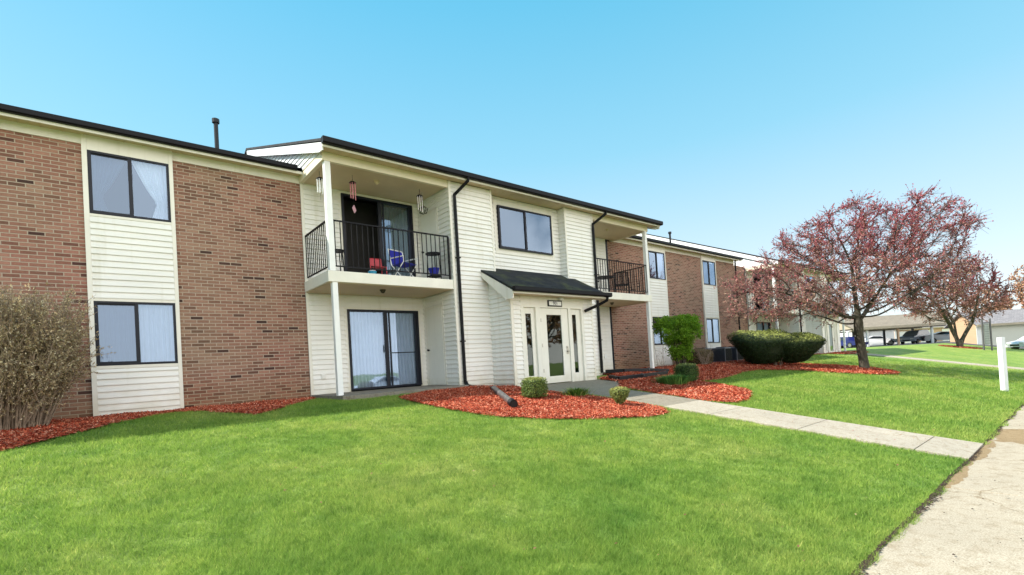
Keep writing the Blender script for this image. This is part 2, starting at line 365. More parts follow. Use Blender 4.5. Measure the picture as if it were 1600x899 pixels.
def shingle_mat(name, c1, c2, moss=None):
    m, N, L, B = nt(name)
    tc = N.new('ShaderNodeTexCoord')
    b = N.new('ShaderNodeTexBrick'); b.offset = .5; L.new(tc.outputs['Object'], b.inputs[0]); b.inputs['Scale'].default_value = 1
    b.inputs['Brick Width'].default_value = .3; b.inputs['Row Height'].default_value = .13; b.inputs['Mortar Size'].default_value = .006
    b.inputs['Color1'].default_value = (*c1, 1); b.inputs['Color2'].default_value = (*c2, 1); b.inputs['Mortar'].default_value = (c1[0]*.4, c1[1]*.4, c1[2]*.4, 1)
    no = N.new('ShaderNodeTexNoise'); no.inputs['Scale'].default_value = 90; L.new(tc.outputs['Object'], no.inputs[0])
    r = N.new('ShaderNodeValToRGB'); r.color_ramp.elements[0].color = (.6, .6, .6, 1); r.color_ramp.elements[1].color = (1.4, 1.4, 1.4, 1); L.new(no.outputs[0], r.inputs[0])
    x = N.new('ShaderNodeMix'); x.data_type = 'RGBA'; x.blend_type = 'MULTIPLY'; x.inputs[0].default_value = 1; L.new(b.outputs[0], x.inputs[6]); L.new(r.outputs[0], x.inputs[7])
    last = x.outputs[2]
    if moss:
        n2 = N.new('ShaderNodeTexNoise'); n2.inputs['Scale'].default_value = 1.6; n2.inputs['Detail'].default_value = 8; n2.inputs['Roughness'].default_value = .7; L.new(tc.outputs['Object'], n2.inputs[0])
        r2 = N.new('ShaderNodeValToRGB'); r2.color_ramp.elements[0].position = .5; r2.color_ramp.elements[1].position = .72
        r2.color_ramp.elements[0].color = (0, 0, 0, 1); r2.color_ramp.elements[1].color = (.8, .8, .8, 1); L.new(n2.outputs[0], r2.inputs[0])
        y = N.new('ShaderNodeMix'); y.data_type = 'RGBA'; L.new(r2.outputs[0], y.inputs[0]); L.new(last, y.inputs[6]); y.inputs[7].default_value = (*moss, 1); last = y.outputs[2]
    L.new(last, B.inputs['Base Color']); B.inputs['Roughness'].default_value = .85; B.inputs['Specular IOR Level'].default_value = .3
    bp = N.new('ShaderNodeBump'); bp.inputs['Strength'].default_value = .6; bp.inputs['Distance'].default_value = .01; L.new(no.outputs[0], bp.inputs['Height']); L.new(bp.outputs[0], B.inputs['Normal'])
    return m
M['shingle'] = shingle_mat('dark_shingles', (.014, .015, .018), (.028, .03, .034))
M['mossy'] = shingle_mat('mossy_shingles', (.010, .012, .017), (.022, .025, .03), (.085, .10, .03))
M['tanshingle'] = shingle_mat('tan_shingles', (.20, .17, .13), (.26, .22, .17))
M['greyshingle'] = shingle_mat('grey_shingles', (.20, .19, .20), (.27, .255, .26))

# ------------------------------------------------------------------ the setting: lawn, walks, road
CB = -.47                                       # patio level
bedL = [(-7, 8.1), (-.96, 8.51), (-.7, 8.78), (-.42, 9.12), (-.08, 9.43), (.31, 10.05), (.7, 10.9), (1.1, 11.2), (1.45, 10.6), (1.58, 9.83), (2.0, 9.22), (2.51, 9.59), (3.1, 10.6), (3.75, 11.6), (3.86, 12.22), (-7, 12.22)]
bedC = [(4.81, 9.45), (4.84, 8.55), (4.95, 7.8), (5.09, 7.18), (5.35, 6.59), (5.74, 6.2), (6.26, 5.78), (6.87, 5.43), (7.46, 5.18), (8.14, 5.16), (8.46, 5.49), (8.6, 6.02), (8.55, 6.45), (8.4, 7.3), (8.3, 8.0), (8.2, 8.6), (8.24, 9.7), (8.24, 10.58), (7.2, 10.58), (6.6, 10.2), (5.6, 9.9)]
bedR = [(10.3, 7.9), (10.22, 7.1), (10.2, 6.4), (10.18, 5.9), (10.22, 5.47), (10.59, 5.03), (11.2, 5.05), (11.9, 5.3), (12.87, 5.72), (13.26, 6.27), (13.3, 6.81), (13.3, 7.34), (14.81, 7.38), (17.32, 7.92), (18.85, 8.02), (20.2, 7.2), (20.8, 6.3), (21.6, 5.35), (22.88, 4.72), (24.01, 4.85), (24.9, 5.3), (25.3, 6.1), (25.0, 6.9), (24.4, 7.49), (23.7, 7.9), (23.4, 8.8), (22.5, 9.6), (23, 10.6), (26.5, 10.9), (26.5, 12.22), (16.2, 12.22), (16.2, 10.68), (13.0, 10.68), (12.9, 9.9), (11.55, 9.6), (11.4, 8.75)]
bedT = [(59.8+1.5*math.cos(a)*1.2, 7.5+1.5*math.sin(a)) for a in np.linspace(0, 6.28, 20)[:-1]]
bedB = [(33.9, 9.2), (36, 8.9), (38.2, 9.2), (38.2, 10.4), (33.4, 11.4), (31.5, 11.4), (31.5, 10.6)]
beds = [bedL, bedC, bedR, bedT, bedB]
def inpoly(X, Y, P):
    r = np.zeros(X.shape, bool); n = len(P)
    for i in range(n):
        x0, y0 = P[i]; x1, y1 = P[(i+1) % n]
        if y0 == y1: continue
        c = ((y0 > Y) != (y1 > Y)) & (X < (x1-x0)*(Y-y0)/(y1-y0)+x0); r ^= c
    return r
PATH = [(8.7, 10.15, 1.1, 9.0)]
def hard(X, Y):                                  # where no grass grows
    r = Y < 1.07 + .05*np.sin(X*3.1)*np.sin(X*7.3)
    r |= (X > 8.72) & (X < 10.13) & (Y < 9.7)
    r |= (X > 8.2) & (X < 11.8) & (Y > 7.9)
    r |= (X > 34.9) & (X < 36.3) & (Y < 9.7)
    r |= (X > 3.9) & (X < 7.2) & (Y > 10.0); r |= (X > 13) & (X < 16.2) & (Y > 10.4)
    r |= (Y > 12.2) & (X < 52); r |= (X > 7) & (X < 13) & (Y > 9.7); r |= (X > 66)
    for b in beds: r |= inpoly(X, Y, b)
    return r
gy = [-400, -60, -8, -7.99, -1.0, 1.05, 1.1] + list(np.linspace(1.6, 9.7, 18)) + [9.9, 10.5, 11, 11.6, 12, 12.6, 20, 40, 80, 200, 900]
gx = [-400, -60, -20, -10, 0, 5, 7.3, 7.6, 7.9, 8.3, 8.8, 9.4, 10, 10.6, 11.2, 11.7, 12, 12.3, 12.6, 20, 30, 40, 60, 100, 200, 900]
mb = MB()
for i in range(len(gx)-1):
    for j in range(len(gy)-1):
        P = [(gx[a], gy[b]) for a, b in ((i, j), (i+1, j), (i+1, j+1), (i, j+1))]
        mb.face(*[(x, y, g(x, y)-(.16 if y < 1.07 else 0)) for x, y in P])
def lawn_mat(name, blades=False):
    m, N, L, B = nt(name)
    ge = N.new('ShaderNodeNewGeometry')
    def noise(s, d=4, r=.6, st=None):
        n = N.new('ShaderNodeTexNoise'); n.inputs['Scale'].default_value = s; n.inputs['Detail'].default_value = d; n.inputs['Roughness'].default_value = r
        L.new(ge.outputs['Position'], n.inputs[0]); return n.outputs[0]
    def ramp(i, *st):
        r = N.new('ShaderNodeValToRGB'); e = r.color_ramp.elements
        e[0].position = st[0][0]; e[0].color = (*st[0][1], 1); e[1].position = st[-1][0]; e[1].color = (*st[-1][1], 1)
        for p, c in st[1:-1]: q = e.new(p); q.color = (*c, 1)
        L.new(i, r.inputs[0]); return r.outputs[0]
    def mul(a, b):
        x = N.new('ShaderNodeMix'); x.data_type = 'RGBA'; x.blend_type = 'MULTIPLY'; x.inputs[0].default_value = 1; L.new(a, x.inputs[6]); L.new(b, x.inputs[7]); return x.outputs[2]
    k = 1.0 if blades else .8
    c = ramp(noise(.55, 5, .65), (.3, Vector((.185, .325, .06))*k), (.5, Vector((.275, .395, .078))*k), (.7, Vector((.38, .45, .12))*k))
    c = mul(c, ramp(noise(3.2, 4), (.3, (.74, .82, .78)), (.7, (1.18, 1.13, 1.15)))); c = mul(c, ramp(noise(16, 4), (.34, (.62, .72, .58)), (.47, (1.02, 1.02, 1.02)), (.7, (1.08, 1.06, 1.1))))
    if blades:
        c = mul(c, ramp(ge.outputs['Random Per Island'], (0, (.6, .68, .6)), (.6, (1.05, 1.05, 1)), (.93, (1.2, 1.15, 1.1)), (1, (2.0, 1.45, 2.0))))
    else:
        c = mul(c, ramp(noise(40, 4, .8), (.3, (.55, .6, .5)), (.7, (1.5, 1.4, 1.3))))
    L.new(c, B.inputs['Base Color']); B.inputs['Roughness'].default_value = .6; B.inputs['Specular IOR Level'].default_value = .2
    if blades:
        out = [n for n in N if n.type == 'OUTPUT_MATERIAL'][0]
        tr = N.new('ShaderNodeBsdfTranslucent'); L.new(c, tr.inputs[0]); mx = N.new('ShaderNodeMixShader'); mx.inputs[0].default_value = .5
        L.new(B.outputs[0], mx.inputs[1]); L.new(tr.outputs[0], mx.inputs[2]); L.new(mx.outputs[0], out.inputs[0])
    else:
        b = N.new('ShaderNodeBump'); b.inputs['Strength'].default_value = 1; b.inputs['Distance'].default_value = .05; L.new(noise(25, 4, .8), b.inputs['Height']); L.new(b.outputs[0], B.inputs['Normal'])
    return m
M['lawn'] = lawn_mat('lawn'); M['blades'] = lawn_mat('grass_blades', True)
mb.build('lawn_ground', M['lawn'], kind='structure')
def slab(name, x0, x1, ys, h, m, joints, thick=.12, kind='structure', xs=None):
    """concrete laid over the slope, with open joints"""
    mb = MB()
    for k in range(len(ys)-1):
        a, b = ys[k]+(.006 if k else 0), ys[k+1]-(.006 if k < len(ys)-2 else 0)
        zz = [g(x, y)+h for x, y in ((x0, a), (x1, a), (x1, b), (x0, b))]
        n = len(mb.v); q = ((x0, a), (x1, a), (x1, b), (x0, b))
        mb.v += [(x, y, z-thick) for (x, y), z in zip(q, zz)] + [(x, y, z) for (x, y), z in zip(q, zz)]
        for f in ((3, 2, 1, 0), (4, 5, 6, 7), (0, 1, 5, 4), (1, 2, 6, 5), (2, 3, 7, 6), (3, 0, 4, 7)): mb.f.append(tuple(n+i for i in f))
    o = mb.build(name, m, kind=kind, bevel=.006); return o
slab('path', 8.72, 10.13, [1.09, 1.65, 3.15, 4.65, 5.62], .035, M['concrete'], 0)
slab('path', 8.72, 10.13, [5.63, 6.4, 7.9], .033, M['shadeconcrete'], 0)  # slabs near the door carry the painted shade
mb = MB()
mb.prism([(8.3, 7.92, g(9, 7.92)+.03), (11.5, 7.92, g(9, 7.92)+.03), (11.5, 9.72, -.628), (8.3, 9.72, -.628)], (0, 0, -.15))
mb.build('entry_landing', M['shadeconcrete'], kind='structure', bevel=.006)
slab('path', 34.9, 36.3, [1.09, 3.2, 5.4, 7.6, 9.7], .035, M['concrete'], 0)
# long pavement beside the road: one bay after another
mb = MB(); x = -13.59; bay = 2.93; k = 0
while x < 120:
    x1 = x+bay-.012; q = ((x, -.75), (x1, -.75), (x1, 1.1), (x, 1.1)); n = len(mb.v)
    dz = random.uniform(-.004, .004)
    zz = [g(a, 0)+.012+dz for a, b in q]
    mb.v += [(a, b, z-.14) for (a, b), z in zip(q, zz)] + [(a, b, z) for (a, b), z in zip(q, zz)]
    for f in ((3, 2, 1, 0), (4, 5, 6, 7), (0, 1, 5, 4), (1, 2, 6, 5), (2, 3, 7, 6), (3, 0, 4, 7)): mb.f.append(tuple(n+i for i in f))
    x += bay
mb.build('pavement', M['walk'], kind='structure', bevel=.006)
mb = MB()
for a, b in ((-100, -10), (-10, 40), (40, 160)):
    mb.face((a, -.76, g(a, 0)-.10), (b, -.76, g(b, 0)-.10), (b, -14, g(b, 0)-.14), (a, -14, g(a, 0)-.14))
mb.build('road', M['asphalt'], kind='structure')
mb = MB()
for a, b in ((68, 110),):
    mb.face((a, -12, g(a, 0)+.02), (b, -12, g(b, 0)+.02), (b, 1.1, g(b, 1.1)+.02), (a, 1.1, g(a, 1.1)+.02))
    mb.face((a, 1.1, g(a, 1.1)+.02), (b, 1.1, g(b, 1.1)+.02), (b, 9.7, -.55), (a, 9.7, -.55)); mb.face((a, 9.7, -.55), (b, 9.7, -.55), (b, 60, -.55), (a, 60, -.55))
mb.build('parking_lot', M['asphalt'], kind='structure')
# damp patch and crumbs on the pavement
def patch(pts, name, m, dz, lab):
    mb = MB(); P = []
    for i, (x, y) in enumerate(pts):
        x2, y2 = pts[(i+1) % len(pts)]
        for t in np.linspace(0, 1, 7)[:-1]:
            P.append((x+(x2-x)*t+random.uniform(-.03, .03), min(1.095, y+(y2-y)*t+random.uniform(-.025, .025))))
    mb.face(*[(x, y, g(x, 0)+dz) for x, y in P]); o = mb.build(name, m, kind='structure'); return o
M['damp'] = concrete_mat('damp_concrete', (.30, .20, .105))
M['dirt'] = mat('dirt', (.035, .018, .009), .95, .4, 20, bump=.6)
V = []
for _ in range(6500):                           # soil and dead grass along the pavement's edge, crumbs on it
    x = random.uniform(1.5, 26); e = abs(random.gauss(0, .02))*(1+.8*math.sin(x*2.3)) if random.random() < .955 else random.uniform(0, 1.2)
    y = 1.11 - e; s = random.uniform(.003, .011) if e < .15 else random.uniform(.003, .009)
    z = g(x, 0)+.022; a = random.uniform(0, 3.14)
    c, d = math.cos(a)*s*random.uniform(1, 2.6), math.sin(a)*s
    V.append([(x-c, y-d, z), (x+d, y-c, z), (x+c, y+d, z+.006), (x-d, y+c, z)])
o = quads_obj('soil_crumbs', np.array(V), None, M['dirt'], kind='stuff'); o['label'] = 'dark soil crumbs along the pavement edge'; o['category'] = 'soil'

# grass blades
def grass():
    N0 = 1150000
    u = rng.random(N0); d = 2.6*(34/2.6)**u                     # log-distributed distance
    th = R(40.24) + (rng.random(N0)-.5)*R(110)
    X = d*np.sin(th); Y = d*np.cos(th)
    ok = ~hard(X, Y); X, Y, d = X[ok], Y[ok], d[ok]; n = len(X)
    Z = gA(X, Y)-.006
    clump = np.sin(X*2.1+np.sin(Y*1.7))*np.sin(Y*2.4+np.sin(X*1.3))
    fine = np.sin(X*8.3+3*np.sin(Y*2.7))*np.sin(Y*9.1+3*np.sin(X*3.1)); ok = (fine+rng.random(n)*1.6 > -.35); X, Y, Z, d, clump, fine = X[ok], Y[ok], Z[ok], d[ok], clump[ok], fine[ok]; n = len(X)
    h = (.034+.024*rng.random(n)+.007*clump+.009*fine)*np.clip(d/9, 1, 1.5); w = .00125*np.clip(d/2.2, 1, 7)
    a = rng.random(n)*6.283; lean = rng.random(n)*.95+.15; la = rng.random(n)*6.283
    b = np.stack([X, Y, Z], 1); dx = np.stack([np.cos(a)*w, np.sin(a)*w, 0*a], 1)
    tip = b + np.stack([np.cos(la)*lean*h, np.sin(la)*lean*h, h], 1)
    o = quads_obj('grass', np.stack([b-dx, b+dx, tip], 1), None, M['blades'], kind='stuff')
    o['label'] = 'short bright green mown grass covering the lawn'; o['category'] = 'grass'
grass()

# mulch
def mulch_mat(name, k=1):
    m, N, L, B = nt(name)
    ge = N.new('ShaderNodeNewGeometry'); r = N.new('ShaderNodeValToRGB'); e = r.color_ramp.elements
    e[0].color = (.13*k, .016*k, .010*k, 1); e[1].color = (.70*k, .36*k, .24*k, 1)
    for p, c in ((.3, (.33, .042, .019)), (.62, (.52, .11, .05)), (.87, (.64, .24, .13))): q = e.new(p); q.color = (c[0]*k, c[1]*k, c[2]*k, 1)
    if k == 1: L.new(ge.outputs['Random Per Island'], r.inputs[0])
    else:
        n = N.new('ShaderNodeTexNoise'); n.inputs['Scale'].default_value = 45; L.new(ge.outputs['Position'], n.inputs[0]); L.new(n.outputs[0], r.inputs[0])
    L.new(r.outputs[0], B.inputs['Base Color']); B.inputs['Roughness'].default_value = .85; B.inputs['Specular IOR Level'].default_value = .2
    return m
M['chips'] = mulch_mat('mulch_chips'); M['mulch'] = mulch_mat('mulch_base', .6)
def bed(P, label, dens, grp):
    P = np.array(P); x0, y0 = P.min(0); x1, y1 = P.max(0); s = .07
    x0 = max(x0, -4)
    gxs = np.arange(x0, x1, s); gys = np.arange(y0, y1, s); A, B = np.meshgrid(gxs, gys, indexing='ij')
    ok = inpoly(A+s/2, B+s/2, [tuple(p) for p in P]).ravel(); A = A.ravel()[ok]; B = B.ravel()[ok]
    def zz(X, Y): return gA(X, Y)+.028+.012*np.sin(X*5.1)*np.sin(Y*4.3)
    V = np.stack([np.stack([A+i*s, B+j*s, zz(A+i*s, B+j*s)], 1) for i, j in ((0, 0), (1, 0), (1, 1), (0, 1))], 1)
    o = quads_obj('mulch_bed', V, None, M['mulch'], kind='stuff', label=label); o['category'] = 'mulch'
    # chips lying on the bed
    n = int((x1-x0)*(y1-y0)*dens); X = x0+rng.random(n)*(x1-x0); Y = y0+rng.random(n)*(y1-y0)
    X2 = X+rng.normal(0, .03, n); Y2 = Y+rng.normal(0, .03, n); k = inpoly(X, Y, [tuple(p) for p in P]); X, Y = X2[k], Y2[k]; n = len(X)
    dist = np.hypot(X, Y); sc = np.clip(dist/8, 1, 2.2)
    a = rng.random(n)*6.283; tl = rng.normal(0, .38, n); t2 = rng.normal(0, .5, n); L_ = (.009+.022*rng.random(n)**1.5)*sc; W = (.003+.005*rng.random(n))*sc
    c = np.stack([X, Y, zz(X, Y)+.008+.016*rng.random(n)], 1)
    ux = np.stack([np.cos(a)*np.cos(tl), np.sin(a)*np.cos(tl), np.sin(tl)], 1)*L_[:, None]
    vx = np.stack([-np.sin(a)*np.cos(t2), np.cos(a)*np.cos(t2), np.sin(t2)], 1)*W[:, None]
    C = quads_obj('mulch_chips', np.stack([c-ux-vx, c+ux-vx*.6, c+ux*.9+vx, c-ux+vx*.8], 1), None, M['chips'], kind='stuff'); C.parent = o
    return o
bed(bedL, 'dark red mulch bed along the brick wall by the leafless hedge', 4200, 0)
bed(bedC, 'bright red mulch bed around the black drain pipe and box shrub', 5600, 0)
bed(bedR, 'long red mulch bed from the entry path to the spreading tree', 2400, 0)
bed(bedT, 'far round red mulch ring under the forked tree', 300, 0)
bed(bedB, 'thin red mulch strip at the foot of the far building', 250, 0)
# ------------------------------------------------------------------ apartment building
ORG = (10, 12.25, -.6)
def siding(mb, axis, c, sgn, u0, u1, z0, z1, topf=None, e=.122, t=.026):
    """lap siding: axis 'y' = wall facing -Y (u is X, c is Y); axis 'x' = wall facing sgn*X (u is Y, c is X)"""
    z = z0
    while z < z1-.004:
        zt = min(z+e, z1); lo, hi = u0, u1
        if topf:                                   # clip under a sloping line: keep u where topf(u) >= zt
            us = [u0+(u1-u0)*i/60 for i in range(61)]; ok = [u for u in us if topf(u) >= z+e*.5]
            if len(ok) < 2: break
            lo, hi = min(ok), max(ok)
        if axis == 'y': P = lambda u, d, zz: (u, c-d, zz)
        else: P = lambda u, d, zz: (c+sgn*d, u, zz)
        n = len(mb.v)
        mb.v += [P(lo, .001, z), P(hi, .001, z), P(hi, t, z), P(lo, t, z), P(hi, t, z+.014), P(lo, t, z+.014), P(hi, .002, zt), P(lo, .002, zt)]
        mb.f += [(n, n+1, n+2, n+3), (n+3, n+2, n+4, n+5), (n+5, n+4, n+6, n+7), (n, n+3, n+5, n+7), (n+1, n+6, n+4, n+2)]
        z = zt
    return mb
def drape(root, x0, x1, z0, z1, y, m, pleats, amp=.025, x0t=None, x1t=None, slats=False, name='curtain', org=ORG):
    """hanging cloth; x0t/x1t = edges at the tie, 35% up"""
    cols = pleats*6; rows = 14; P = []
    for r in range(rows+1):
        t = r/rows; z = z0+(z1-z0)*t
        if x0t is not None:
            s = (abs(t-.33)/.67)**.8 if t > .33 else (.33-t)*.8
            a = x0t+(x0-x0t)*min(1, s); b = x1t+(x1-x1t)*min(1, s)
        else: a, b = x0, x1
        P.append([(a+(b-a)*c/cols, y+amp*(math.sin(c/cols*pleats*6.283+.6*math.sin(c*.37)) if not slats else (((c % 6)/6-.5)*2)), z) for c in range(cols+1)])
    mb = MB()
    for r in range(rows):
        for c in range(cols): mb.face(P[r][c], P[r][c+1], P[r+1][c+1], P[r+1][c])
    return mb.build(name, m, root, org, smooth=not slats)
def window(root, x0, x1, z0, z1, y, curtain=None, mid=None, fw_=.045, name='window', org=ORG):
    mid = mid or (x0+x1)/2; f = MB(); y0, y1 = y-.03, y+.06
    f.box(x0, x1, y0, y1, z0, z0+fw_); f.box(x0, x1, y0, y1, z1-fw_, z1)
    f.box(x0, x0+fw_*1.3, y0+.002, y1, z0+fw_, z1-fw_); f.box(x1-fw_, x1, y0+.002, y1, z0+fw_, z1-fw_)
    f.box(mid-.032, mid+.032, y0+.004, y1-.01, z0+fw_, z1-fw_)
    f.box(x0+fw_*1.3, mid-.032, y0+.03, y0+.05, z0+fw_, z0+fw_+.03); f.box(x0+fw_*1.3, mid-.032, y0+.03, y0+.05, z1-fw_-.03, z1-fw_)
    fo = f.build(name, M['bronze'], root, org, bevel=.003)
    for a, b, d, gm in ((x0+fw_*1.3, mid-.03, .035, 'screenglass'), (mid+.03, x1-fw_, .02, 'glass')):
        MB().face((a, y0+d, z0+fw_), (b, y0+d, z0+fw_), (b, y0+d, z1-fw_), (a, y0+d, z1-fw_)).build('pane', M[gm], fo, org)
    q = y+.10; m = M['curtain']
    if curtain == 'tied':
        w = mid-x0
        drape(fo, x0+.02, x0+w*.95, z0, z1, q, m, 7, .02, x0+.06, x0+.2, org=org); drape(fo, x1-w*.97, x1-.02, z0, z1, q, m, 7, .02, x1-.22, x1-.05, org=org)
    elif curtain == 'closed': drape(fo, x0+.03, x1-.03, z0, z1, q, m, 16, .015, org=org)
    elif curtain == 'half': drape(fo, mid, x1-.03, z0, z1, q, m, 8, .02, org=org)
    elif curtain == 'left': drape(fo, x0+.03, mid-.02, z0, z1, q, m, 8, .02, org=org)
    return fo
def sliding_door(root, x0, x1, z0, z1, y, kind, org=ORG):
    f = MB(); mid = (x0+x1)/2+.03; w = .06; y0, y1 = y-.04, y+.08
    f.box(x0, x1, y0, y1, z1-w, z1); f.box(x0, x1, y0-.01, y1, z0, z0+.05); f.box(x0, x0+w, y0+.002, y1, z0+.05, z1-w); f.box(x1-w, x1, y0+.002, y1, z0+.05, z1-w)
    f.box(mid-.05, mid+.05, y0+.02, y1-.01, z0+.05, z1-w); f.box(mid+.1, mid+.14, y0+.05, y1-.01, z0+.05, z1-w)
    f.box(x1-w-.06, x1-w, y0+.02, y1-.02, z0+.05, z1-w)
    if kind == 'closed': f.box(mid+.14, x1-w-.06, y0+.03, y0+.05, z0+.92, z0+.945)
    f.box(mid-.08, mid-.055, y0-.02, y0+.02, z0+.95, z0+1.15)
    fo = f.build('sliding_door', M['bronze'], root, org, bevel=.003)
    if kind != 'open':
        MB().face((x0+w, y0+.05, z0+.05), (mid-.05, y0+.05, z0+.05), (mid-.05, y0+.05, z1-w), (x0+w, y0+.05, z1-w)).build('pane', M['glass'], fo, org)
    MB().face((mid+.05, y0+.07, z0+.05), (x1-w-.06, y0+.07, z0+.05), (x1-w-.06, y0+.07, z1-w), (mid+.05, y0+.07, z1-w)).build('pane', M['glass'], fo, org)
    if kind == 'closed': drape(fo, x0+.05, x1-.05, z0+.04, z1-.05, y+.13, M['blind'], 21, .03, slats=True, name='vertical_blinds', org=org)
    else: drape(fo, mid+.05, x1-.1, z0+.04, z1-.1, y+.15, M['darkblind'], 8, .04, slats=True, name='vertical_blinds', org=org)
    return fo
def railing(root, x0, x1, y, ybk, zb, zt, left=True, right=True):
    mb = MB(); s = .017
    def run(a, b):
        mb.bar((*a, zt), (*b, zt), .042, .03); mb.bar((*a, zb), (*b, zb), .03, .025)
        L_ = math.dist(a, b); n = max(2, round(L_/.128))
        for i in range(n+1):
            t = i/n; x, yy = a[0]+(b[0]-a[0])*t, a[1]+(b[1]-a[1])*t
            mb.box(x-s/2, x+s/2, yy-s/2, yy+s/2, zb, zt-.01)
    run((x0, y), (x1, y))
    if left: run((x0, y+.05), (x0, ybk))
    if right: run((x1, y+.05), (x1, ybk))
    for x in (x0, x1): mb.box(x-.02, x+.02, y-.02, y+.02, zb-.12, zt)
    mb.build('railing', M['black'], root, ORG)
def downspout(root, x, y, z0, top, name='downspout', lab=None):
    pts = [top, (top[0], top[1]+.02, top[2]-.10), (x, y, top[2]-.42), (x, y, top[2]-.6), (x, y, z0+.12)]
    mb = MB(); mb.tube(pts, .045, 8)
    for z in (z0+1.2, z0+3.4): mb.box(x-.06, x+.06, y-.05, y+.05, z, z+.03)
    return mb.build(name, M['black'], root, ORG, label=lab)

def apartment(loc, label, pitch=.347, wings=True, ridge=16.8, number='901'):
    root = empty('apartment_building', loc, label, 'building')
    def P(mb, n, m, **k):
        cs = [mb] if n in ('roof', 'porch_roof', 'railing', 'entry_frame', 'entry_door') else clusters(mb)
        return [c.build(n, M[m], root, ORG, **k) for c in cs][0]
    YB, YF, YM, YP = 12.25, 10.6, 10.9, 9.7; Z0 = -.75; BK = 22.5
    XL, XR = (-6.7, 26.6) if wings else (3.88, 16.1)
    # inner core and end walls
    P(MB().box(XL+.25, XR-.25, 13.15, BK-.2, Z0, 4.85), 'dark_room_backing', 'interior')
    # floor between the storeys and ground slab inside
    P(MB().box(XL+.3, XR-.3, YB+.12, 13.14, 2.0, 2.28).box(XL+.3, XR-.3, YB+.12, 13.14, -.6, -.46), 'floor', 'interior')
    mb = MB().box(XL, XL+.2, YB+.002, BK, Z0, 4.9).box(XR-.2, XR, YB+.002, BK, Z0, 4.9).box(XL+.2, XR-.2, BK-.2, BK, Z0, 4.9)
    P(mb, 'end_wall', 'brick')
    if wings:
        bricks = [(-6.7, -4.95), (-3.5, -.14), (1.30, 3.88), (15.68, 18.38), (19.80, 23.03), (24.46, 26.6)]
        panels = [(-4.95, -3.5), (-.14, 1.30), (18.38, 19.80), (23.03, 24.46)]
        for a, b in bricks:
            mb = MB().box(a, b, YB, YB+.12, Z0, 4.71)
            P(mb, 'brick_wall', 'brick')
        P(MB().box(-6.7, 3.88, YB-.022, YB+.1, 4.712, 4.9).box(16.0, 26.6, YB-.022, YB+.1, 4.712, 4.9), 'frieze_board', 'trim')
        kinds = ['closed', 'tied', 'half', 'left']; lows = ['closed', 'closed', 'half', 'half']
        for i, (a, b) in enumerate(panels):
            mb = MB(); y = YB-.05
            siding(mb, 'y', y, -1, a+.08, b-.07, -.56, .43-.06); siding(mb, 'y', y, -1, a+.08, b-.07, 1.74, 3.32)
            mb.box(a+.08, b-.07, y, YB+.1, -.56, .37).box(a+.08, b-.07, y, YB+.1, 1.74, 3.32)
            P(mb, 'siding_panel', 'siding')
            mb = MB().box(a, a+.08, y-.02, YB+.1, -.6, 4.9).box(b-.07, b, y-.02, YB+.1, -.6, 4.9).box(a+.08, b-.07, y-.012, YB+.1, 4.60, 4.9)
            mb.box(a+.08, b-.07, y-.014, YB+.1, .37, .43).box(a+.08, b-.07, y-.014, YB+.1, 3.32, 3.37).box(a+.08, b-.07, y-.014, YB+.1, 1.68, 1.74)
            P(mb, 'panel_trim', 'trim', bevel=.004)
            window(root, a+.08, b-.07, 3.37, 4.60, y+.012, kinds[i]); window(root, a+.08, b-.07, .43, 1.68, y+.012, lows[i])
        # wing roofs
        for a, b, ga, gb in ((-7.0, 3.86, -7.0, 3.72), (15.9, 26.9, 16.2, 26.9)):
            zr = 4.99+.347*(17.2-11.9)
            mb = MB().prism([(a, 11.93, 4.99), (a, 17.2, zr), (a, 22.6, 4.99), (a, 22.6, 4.9), (a, 17.2, zr-.1), (a, 11.93, 4.9)], (b-a, 0, 0))
            rf = P(mb, 'roof', 'shingle')
            mb = MB().box(a, b, 11.96, YB-.022, 4.885, 4.899)
            for i in range(int((b-a)/.3)): mb.box(a+i*.3, a+i*.3+.012, 11.97, YB-.03, 4.876, 4.886)
            mb.build('soffit', M['soffit'], rf, ORG)
            MB().box(a, b, 11.93, 11.958, 4.84, 4.985).build('fascia', M['trim'], rf, ORG, bevel=.003)
            MB().prism([(ga, 11.83, 5.005), (ga, 11.83, 4.915), (ga, 11.86, 4.895), (ga, 11.928, 4.895), (ga, 11.928, 5.005)], (gb-ga, 0, 0)).build('gutter', M['black'], rf, ORG)
            for vx, vy, vz in (((2.45, 14.0, 1.0),) if a < 0 else ((23.0, 13.8, .8),)):
                zb = 4.99+.347*(vy-11.9)-.05
                MB().tube([(vx, vy, zb), (vx, vy, zb+vz)], .05, 10).tube([(vx, vy, zb+vz-.1), (vx, vy, zb+vz)], .085, 10).build('vent_pipe', M['blackplastic'], rf, ORG)
    # --- centre section: outer walls
    XA, XB, XC, XD, XE, XF = 3.88, 7.13, 8.53, 11.51, 12.87, 16.1
    # recess back walls, left
    mb = MB(); y = YB-.012; T = .1
    for za, zb, zt in ((CB, 2.03, 1.66), (2.28, 4.75, 4.66)):
        siding(mb, 'y', y, -1, XA+.07, 4.84, za, zb); siding(mb, 'y', y, -1, 6.98, XB, za, zb); siding(mb, 'y', y, -1, 4.84, 6.98, zt+.05, zb)
        mb.box(XA, 4.84, y, YB+T, za-.1, zb).box(6.98, XB+.1, y, YB+T, za-.1, zb).box(4.84, 6.98, y, YB+T, zt+.05, zb)
    P(mb, 'siding_wall', 'siding')
